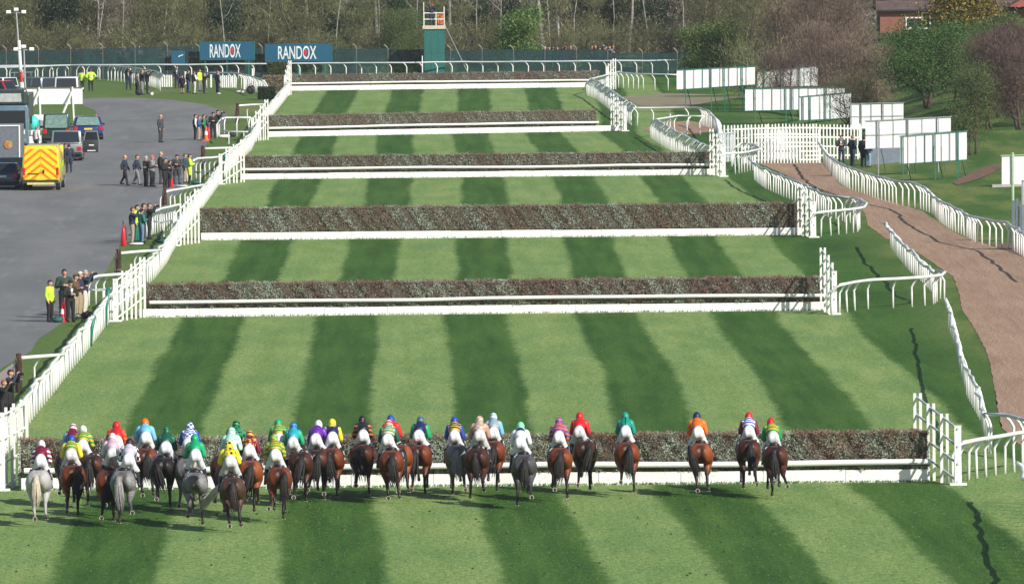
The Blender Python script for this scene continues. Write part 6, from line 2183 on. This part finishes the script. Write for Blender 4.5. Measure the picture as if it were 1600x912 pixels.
def tree(kind, loc, s, label, group=None, k=None, sz=None, rz=None):
    pr = PROTO[kind][(k if k is not None else random.randrange(9)) % len(PROTO[kind])]
    t = thing(NAME[kind], label, 'bush' if 'bush' in NAME[kind] else 'tree', loc, random.uniform(0, 6.28) if rz is None else rz, group)
    t.scale = (s, s, sz or s)
    obj('trunk', pr[0], t)
    obj('crown', pr[1], t)
    return t


def at(px, y):
    p = P(px, 100, y)
    return Vector((p.x, y, gh(p.x, y)))


# rows of the wood behind the mesh fence
W1 = 'trees of the wood behind the mesh fence'
desc = {'birch': 'pale stemmed birch', 'bare': 'bare brown tree', 'olive': 'budding tree', 'ever': 'dark evergreen', 'spring': 'fresh green bush', 'scrub': 'low twiggy bush', 'red': 'reddish bare tree'}
MARKS = ((60, 'behind the floodlight masts'), (130, 'behind the parked vehicles'), (190, 'behind the two police officers'), (250, 'behind the far photographers'),
         (312, 'left of the left RANDOX board'), (355, 'above the left half of the left RANDOX board'), (400, 'above the right half of the left RANDOX board'), (460, 'above the left half of the right RANDOX board'),
         (520, 'above the right half of the right RANDOX board'), (560, 'just right of the RANDOX boards'), (600, 'behind the bush left of the tower'), (660, 'directly left of the green tower'),
         (700, 'directly behind the green tower'), (745, 'behind the stay of the tower'), (790, 'left of the bright round bush'), (850, 'behind the bright round bush'), (890, 'behind the slim lamp post'),
         (930, 'right of the slim lamp post'), (980, 'behind the farthest right wing'), (1020, 'right of the farthest right wing'), (1060, 'left of the longest white screen'), (1100, 'above the left half of the longest screen'),
         (1140, 'above the right half of the longest screen'), (1200, 'behind the rounded thorn bush'), (9999, 'behind the reddish trees'))
random.seed(5)
for r_, (yy, stepx, kinds) in enumerate(((946, 46, ('scrub', 'scrub', 'olive', 'scrub')), (958, 60, ('birch', 'olive', 'birch', 'birch', 'ever')), (972, 52, ('bare', 'birch', 'ever', 'olive', 'bare')),
                                         (988, 48, ('bare', 'olive', 'ever', 'bare')), (1006, 50, ('ever', 'bare', 'bare', 'ever')))):
    px = -50 + r_ * 13
    while px < 1320:
        kd = random.choice(kinds)
        if 55 < px < 130 and r_ >= 1:
            kd = 'ever' if random.random() < .6 else kd
        if 1120 < px < 1200 and r_ >= 2:
            kd = 'ever'
        if 380 < px < 500 and r_ == 2:
            kd = 'olive'
        y = yy + random.uniform(-4, 4)
        wh = next(w for lim, w in MARKS if px < lim)
        rw = ('at the very edge', 'front row', 'second row', 'third row', 'rearmost row')[r_]
        tree(kd, at(px, y), random.uniform(.75, 1.15) * (.8 if kd in ('olive', 'ever') and r_ < 2 else 1), desc[kd] + ', ' + rw + ', ' + wh, W1)
        px += stepx * random.uniform(.7, 1.35)
# slender pale stems in front of the wood
for i in range(21):
    px = 150 + i * 54 + random.uniform(-16, 16)
    y = random.uniform(944, 956)
    b = MB()
    h_, lx = random.uniform(8, 10), random.gauss(0, .9)
    pts = [Vector((lx * q ** 1.5 + random.gauss(0, .05), 0, h_ * q)) for q in (0, .2, .4, .6, .8, 1)]
    b.tube(pts, [.06, .055, .05, .04, .03, .018], 6)
    st = thing('birch_sapling', 'slender pale birch stem, %s, %s' % ('leaning' if abs(lx) > .9 else 'upright', next(w for lim, w in MARKS if px < lim)), 'tree', at(px, y), 0, W1)
    b.build('trunk', BIRCH, st, smooth=True)
    for k in range(random.choice((0, 1, 1))):
        q = random.uniform(.4, .9)
        o_ = pts[int(q * 5)]
        sg = random.choice((-1, 1))
        MB().tube([o_, o_ + Vector((sg * .5, .1, .5)), o_ + Vector((sg * random.uniform(.8, 1.4), .2, random.uniform(.9, 1.6)))], [.035, .028, .012], 5).build('limb', BIRCH, st, smooth=True)
    cc = np.array([tuple(pts[random.randrange(1, 6)] + Vector((random.gauss(0, .6), random.gauss(0, .5), random.gauss(0, .7)))) for _ in range(260)])
    cr = obj('crown', leaves_mesh('crown', cc, RNG.normal(0, .6, (260, 3)) + [0, 0, .9], RNG.uniform(.008, .018, 260), RNG.uniform(.25, .6, 260), RNG.random(260), TWIG_O if i % 2 else TWIG_B), st)
# solid undergrowth of the wood
n = 110000
ux = RNG.uniform(-52, 44, n)
uy = RNG.uniform(950, 1020, n)
uz = np.abs(RNG.normal(0, 1.6, n)) + np.array([gh(a, b) for a, b in zip(ux, uy)])
o = link(bpy.data.objects.new('undergrowth', leaves_mesh('undergrowth', np.stack([ux, uy, uz], 1), RNG.normal(0, 1, (n, 3)) + [0, 0, .8], RNG.uniform(.012, .03, n), RNG.uniform(.25, .7, n), RNG.random(n), [TWIG_B])))
tag(o, 'tangled brown undergrowth filling the wood', 'undergrowth', kind='stuff')
n = 90000
ux = RNG.uniform(-60, 60, n)
uy = RNG.uniform(1022, 1034, n)
uz = RNG.uniform(0, 14, n)
o = link(bpy.data.objects.new('far_wood', leaves_mesh('far_wood', np.stack([ux, uy, uz], 1), RNG.normal(0, 1, (n, 3)) + [0, 0, .8], RNG.uniform(.08, .16, n), RNG.uniform(.5, 1.3, n), RNG.random(n), [TWIG_B])))
tag(o, 'dense mass of bare trees deep in the wood', 'wood', kind='stuff')

# single bushes and trees that stand out
tree('oliveleaf', at(610, 938), .72, 'fresh green bush just left of the green tower', k=0)
tree('oliveleaf', at(640, 942), .68, 'smaller green bush directly behind the left edge of the tower', k=1)
tree('spring', at(808, 936), 1.15, 'rounded bright green bush right of the tower stay', k=1)
tree('spring', at(1125, 915), .95, 'bright green bush above the longest white screen', k=0)
tree('spring', at(1090, 921), .8, 'smaller bright green bush left of the one above the screen', k=1)
tree('spring', at(1150, 925), .75, 'green bush just right of the bright one above the screen', k=1)
tree('scrub', Vector((P(1176, 140, 812).x, 812, 0)), 1.25, 'rounded grey brown thorn bush with bent stems in front of the long screen', k=0, sz=1.55)
tree('scrub', Vector((P(1330, 190, 740).x, 740, gh(22, 740))), .85, 'leafless thorn bush in front of the fourth screen', k=1, sz=1.2)
RG = 'reddish bare trees above the screens'
for i, (px, y, s, w) in enumerate(((1232, 800, .62, 'leftmost small reddish bare tree above the white screens'), (1262, 830, .8, 'reddish bare tree behind the high white screen'),
                                   (1300, 790, .85, 'tall reddish bare tree between the screens'), (1330, 770, .72, 'dense reddish bare tree above the square screen'),
                                   (1372, 770, .60, 'reddish bare tree in front of the bungalow corner'), (1285, 870, 1.1, 'large reddish bare tree at the back, left of the bungalow'),
                                   (1225, 880, 1.1, 'brown bare tree behind the leftmost reddish one'), (1330, 880, .8, 'brownish tree beside the dark bungalow chimney'), (1250, 910, 1.3, 'big bare tree filling the gap left of the bungalow'),
                                   (1290, 915, 1.15, 'big reddish tree rising out of the picture left of the bungalow'))):
    tree('red', Vector((P(px, 100, y).x, y, gh(P(px, 100, y).x, y))), s, w, RG, k=i)
tree('mid', Vector((P(1455, 180, 735).x, 735, gh(P(1455, 180, 735).x, 735))), 1.05, 'green leafing tree with pale double trunk behind the large screen', k=0, sz=.86)
tree('mid', Vector((P(1420, 140, 790).x, 790, gh(P(1420, 140, 790).x, 790))), .52, 'fresh green tree half behind the pale trunked one', k=1)
tree('mid', Vector((P(1478, 120, 790).x, 790, gh(P(1478, 120, 790).x, 790))), .38, 'bushy green tree below the golden conifer', k=0)
tree('gold', Vector((P(1503, 60, 915).x, 915, gh(P(1503, 60, 915).x, 915))), 1.15, 'golden green conifer between the two bungalows', k=0)
tree('oliveleaf', Vector((P(1518, 262, 660).x, 660, gh(P(1518, 262, 660).x, 660))), .62, 'small budding tree on the bare soil bank behind the green screen', k=0, sz=.78)
tree('oliveleaf', Vector((P(1545, 210, 700).x, 700, gh(P(1545, 210, 700).x, 700))), .62, 'olive budding tree left of the dark reddish tree at the right edge', k=1)
tree('darkred', Vector((P(1592, 220, 690).x, 690, gh(P(1592, 220, 690).x, 690))), .70, 'dark reddish bare tree at the right edge above the screen', k=1)
tree('darkred', Vector((P(1560, 220, 722).x, 722, gh(P(1560, 220, 722).x, 722))), .62, 'dark reddish bare tree behind the olive one near the right edge', k=0)
tree('ever', Vector((P(1540, 180, 740).x, 740, gh(P(1540, 180, 740).x, 740))), .5, 'dark evergreen filling the gap behind the reddish trees at the right', k=0)
tree('ever', Vector((P(1600, 180, 745).x, 745, gh(P(1600, 180, 745).x, 745))), .62, 'dark evergreen at the right edge behind the reddish tree', k=1)
tree('spring', Vector((P(1592, 110, 850).x, 850, gh(P(1592, 110, 850).x, 850))), .72, 'bright green laurel at the right edge below the bungalow', k=0)
tree('spring', Vector((P(1560, 130, 830).x, 830, gh(P(1560, 130, 830).x, 830))), .7, 'lower green laurel left of the right edge laurel', k=1)
tree('mid', Vector((P(1400, 150, 850).x, 850, gh(P(1400, 150, 850).x, 850))), .34, 'low green tree in front of the brick bungalow window', k=1)
tree('ever', Vector((P(1440, 120, 860).x, 860, gh(P(1440, 120, 860).x, 860))), .28, 'dark shrub under the bungalow window', k=1)
tree('ever', Vector((P(1380, 130, 840).x, 840, gh(P(1380, 130, 840).x, 840))), .32, 'dark shrub left of the green tree by the bungalow', k=0)

extra = [('darkred', 1562, 712, .72), ('oliveleaf', 1538, 722, .62), ('darkred', 1590, 735, .66), ('mid', 1545, 775, .55), ('mid', 1500, 770, .62), ('oliveleaf', 1500, 745, .6), ('red', 1530, 760, .5), ('mid', 1540, 800, .52), ('oliveleaf', 1475, 775, .5), ('red', 1578, 790, .45), ('mid', 1612, 800, .42), ('oliveleaf', 1562, 745, .62),
         ('darkred', 1605, 725, .6), ('ever', 1520, 810, .42), ('mid', 1450, 820, .40), ('olive', 1410, 830, .30), ('red', 1395, 800, .42), ('spring', 1605, 845, .7), ('ever', 1565, 830, .45), ('ever', 1490, 840, .36), ('darkred', 1630, 700, .55), ('oliveleaf', 1585, 705, .5)]
wl = {'darkred': 'dark red bare tree', 'oliveleaf': 'olive leafing tree', 'mid': 'green leafing tree', 'olive': 'olive budding tree', 'red': 'reddish bare tree', 'ever': 'dark evergreen', 'spring': 'bright green laurel'}
for i, (kd, px, y, s_) in enumerate(extra):
    q = P(px, 100, y)
    pos = 'below the left bungalow' if px < 1460 else 'below the golden conifer' if px < 1535 else 'below the right bungalow' if px < 1585 else 'at the right edge'
    tree(kd, Vector((q.x, y, gh(q.x, y))), s_, '%s on the bank %s, %s' % (wl[kd], pos, 'in front' if y < 750 else 'in the middle' if y < 795 else 'at the back'), 'trees on the right bank')

# people watching over the mesh fence
CG = 'onlookers behind the mesh fence'
random.seed(9)
cols = [NAVY, BLACK, CHAR, (.03, .05, .14), (.16, .18, .22), (.02, .16, .12), (.25, .05, .05), (.10, .14, .22), GRYC]
CROWD = [(112, 0), (120, 0), (143, 1), (157, 1), (163, 1), (186, 4), (195, 4), (205, 1), (218, 4), (250, 7), (262, 8), (281, 7), (300, 2),
         (852, 1), (858, 0), (864, 2), (871, 0), (878, 1), (884, 0), (892, 2), (925, 0), (931, 1), (937, 5), (943, 0), (948, 6), (953, 4), (958, 1)]
for i, (px, c) in enumerate(CROWD):
    y = 929.5 + random.uniform(0, 2)
    p = P(px, 90, y)
    side = 'left end' if px < 170 else 'left part' if px < 310 else 'right of tower' if px < 900 else 'far right'
    cname = {0: 'navy', 1: 'black', 2: 'charcoal', 4: 'pale grey', 7: 'slate blue', 8: 'grey', 5: 'green', 6: 'red'}[c]
    person(0, 0, 'onlooker in %s behind the mesh fence, %s, %s' % (cname, side, ('first', 'second', 'third', 'fourth', 'fifth', 'sixth', 'seventh', 'eighth', 'ninth', 'tenth', 'eleventh', 'twelfth', 'thirteenth')[i if i < 13 else (i - 13 if i < 20 else i - 20)] + ' there'), cols[c], CHAR, random.choice(('stand', 'photo', 'hold')), 180 + random.uniform(-30, 30),
           random.uniform(1.66, 1.84), hair=random.randrange(4), group=CG + ', ' + cname + ', ' + side, at=Vector((p.x, y, .72 if px < 400 else .50)))
MB().box((0, 0, .3), (24, 3.2, .6)).build('viewing_bank', simple('bank_soil', (.09, .085, .05), .95, nscale=.7), None, loc=(P(205, 90, 931).x, 931.2, .08))
MB().box((0, 0, .2), (9, 3.2, .4)).build('viewing_bank', simple('bank_soil', (.09, .085, .05), .95, nscale=.7), None, loc=(P(905, 90, 931).x, 931.2, .08))
for o in bpy.data.objects:
    if o.name.startswith('viewing_bank'):
        tag(o, 'low earth bank on which the onlookers stand behind the mesh fence', kind='structure')

# loose divots and tufts on the near turf
pts = [G(x, y, 0) for x, y in ((0, 800), (300, 860), (600, 810), (900, 870), (1200, 820), (1590, 880))]
n = 26000
cx = RNG.uniform(-15, 14, n)
cy = RNG.uniform(286, 345, n)
k = np.abs(np.array([math.cos(2 * math.pi * mow(a, b)) for a, b in zip(cx[:9000], cy[:9000])]))
c = np.stack([cx, cy, np.zeros(n)], 1)
o = link(bpy.data.objects.new('grass_tufts', leaves_mesh('grass_tufts', c, RNG.normal(0, .5, (n, 3)) + [0, 0, 1], RNG.uniform(.006, .012, n), RNG.uniform(.02, .045, n), RNG.random(n), gr)))
tag(o, 'short grass tufts standing out of the near turf', 'grass', kind='stuff')
DIV = simple('divot_soil', (.06, .045, .025), .95)
random.seed(3)
mb = MB()
for _ in range(60):
    p = G(random.uniform(20, 1250), random.uniform(775, 900), 0)
    mb.ball((p.x, p.y, .015), (random.uniform(.02, .045), random.uniform(.04, .12), .025), nu=6, nv=4)
o = mb.build('divots', DIV)
tag(o, 'small clods of turf kicked up behind the horses', 'divots', kind='stuff')

# ------------------------------------------------------------------ thin spring haze over the course
hz = bpy.data.meshes.new('haze')
hb = MB().box((0, 0, 0), (6400, 7600, 23.5))
hz = hb.mesh('haze')
hm = bpy.data.materials.new('air')
hm.use_nodes = True
hm.node_tree.nodes.clear()
ho = hm.node_tree.nodes.new('ShaderNodeOutputMaterial')
hv = hm.node_tree.nodes.new('ShaderNodeVolumePrincipled')
hv.inputs['Color'].default_value = (.80, .88, 1.0, 1)
hv.inputs['Density'].default_value = HAZE
hm.node_tree.links.new(hv.outputs[0], ho.inputs['Volume'])
hz.materials.append(hm)
tag(obj('haze', hz, None, (0, 3000, 10.75)), 'thin bluish haze in the air', kind='stuff')
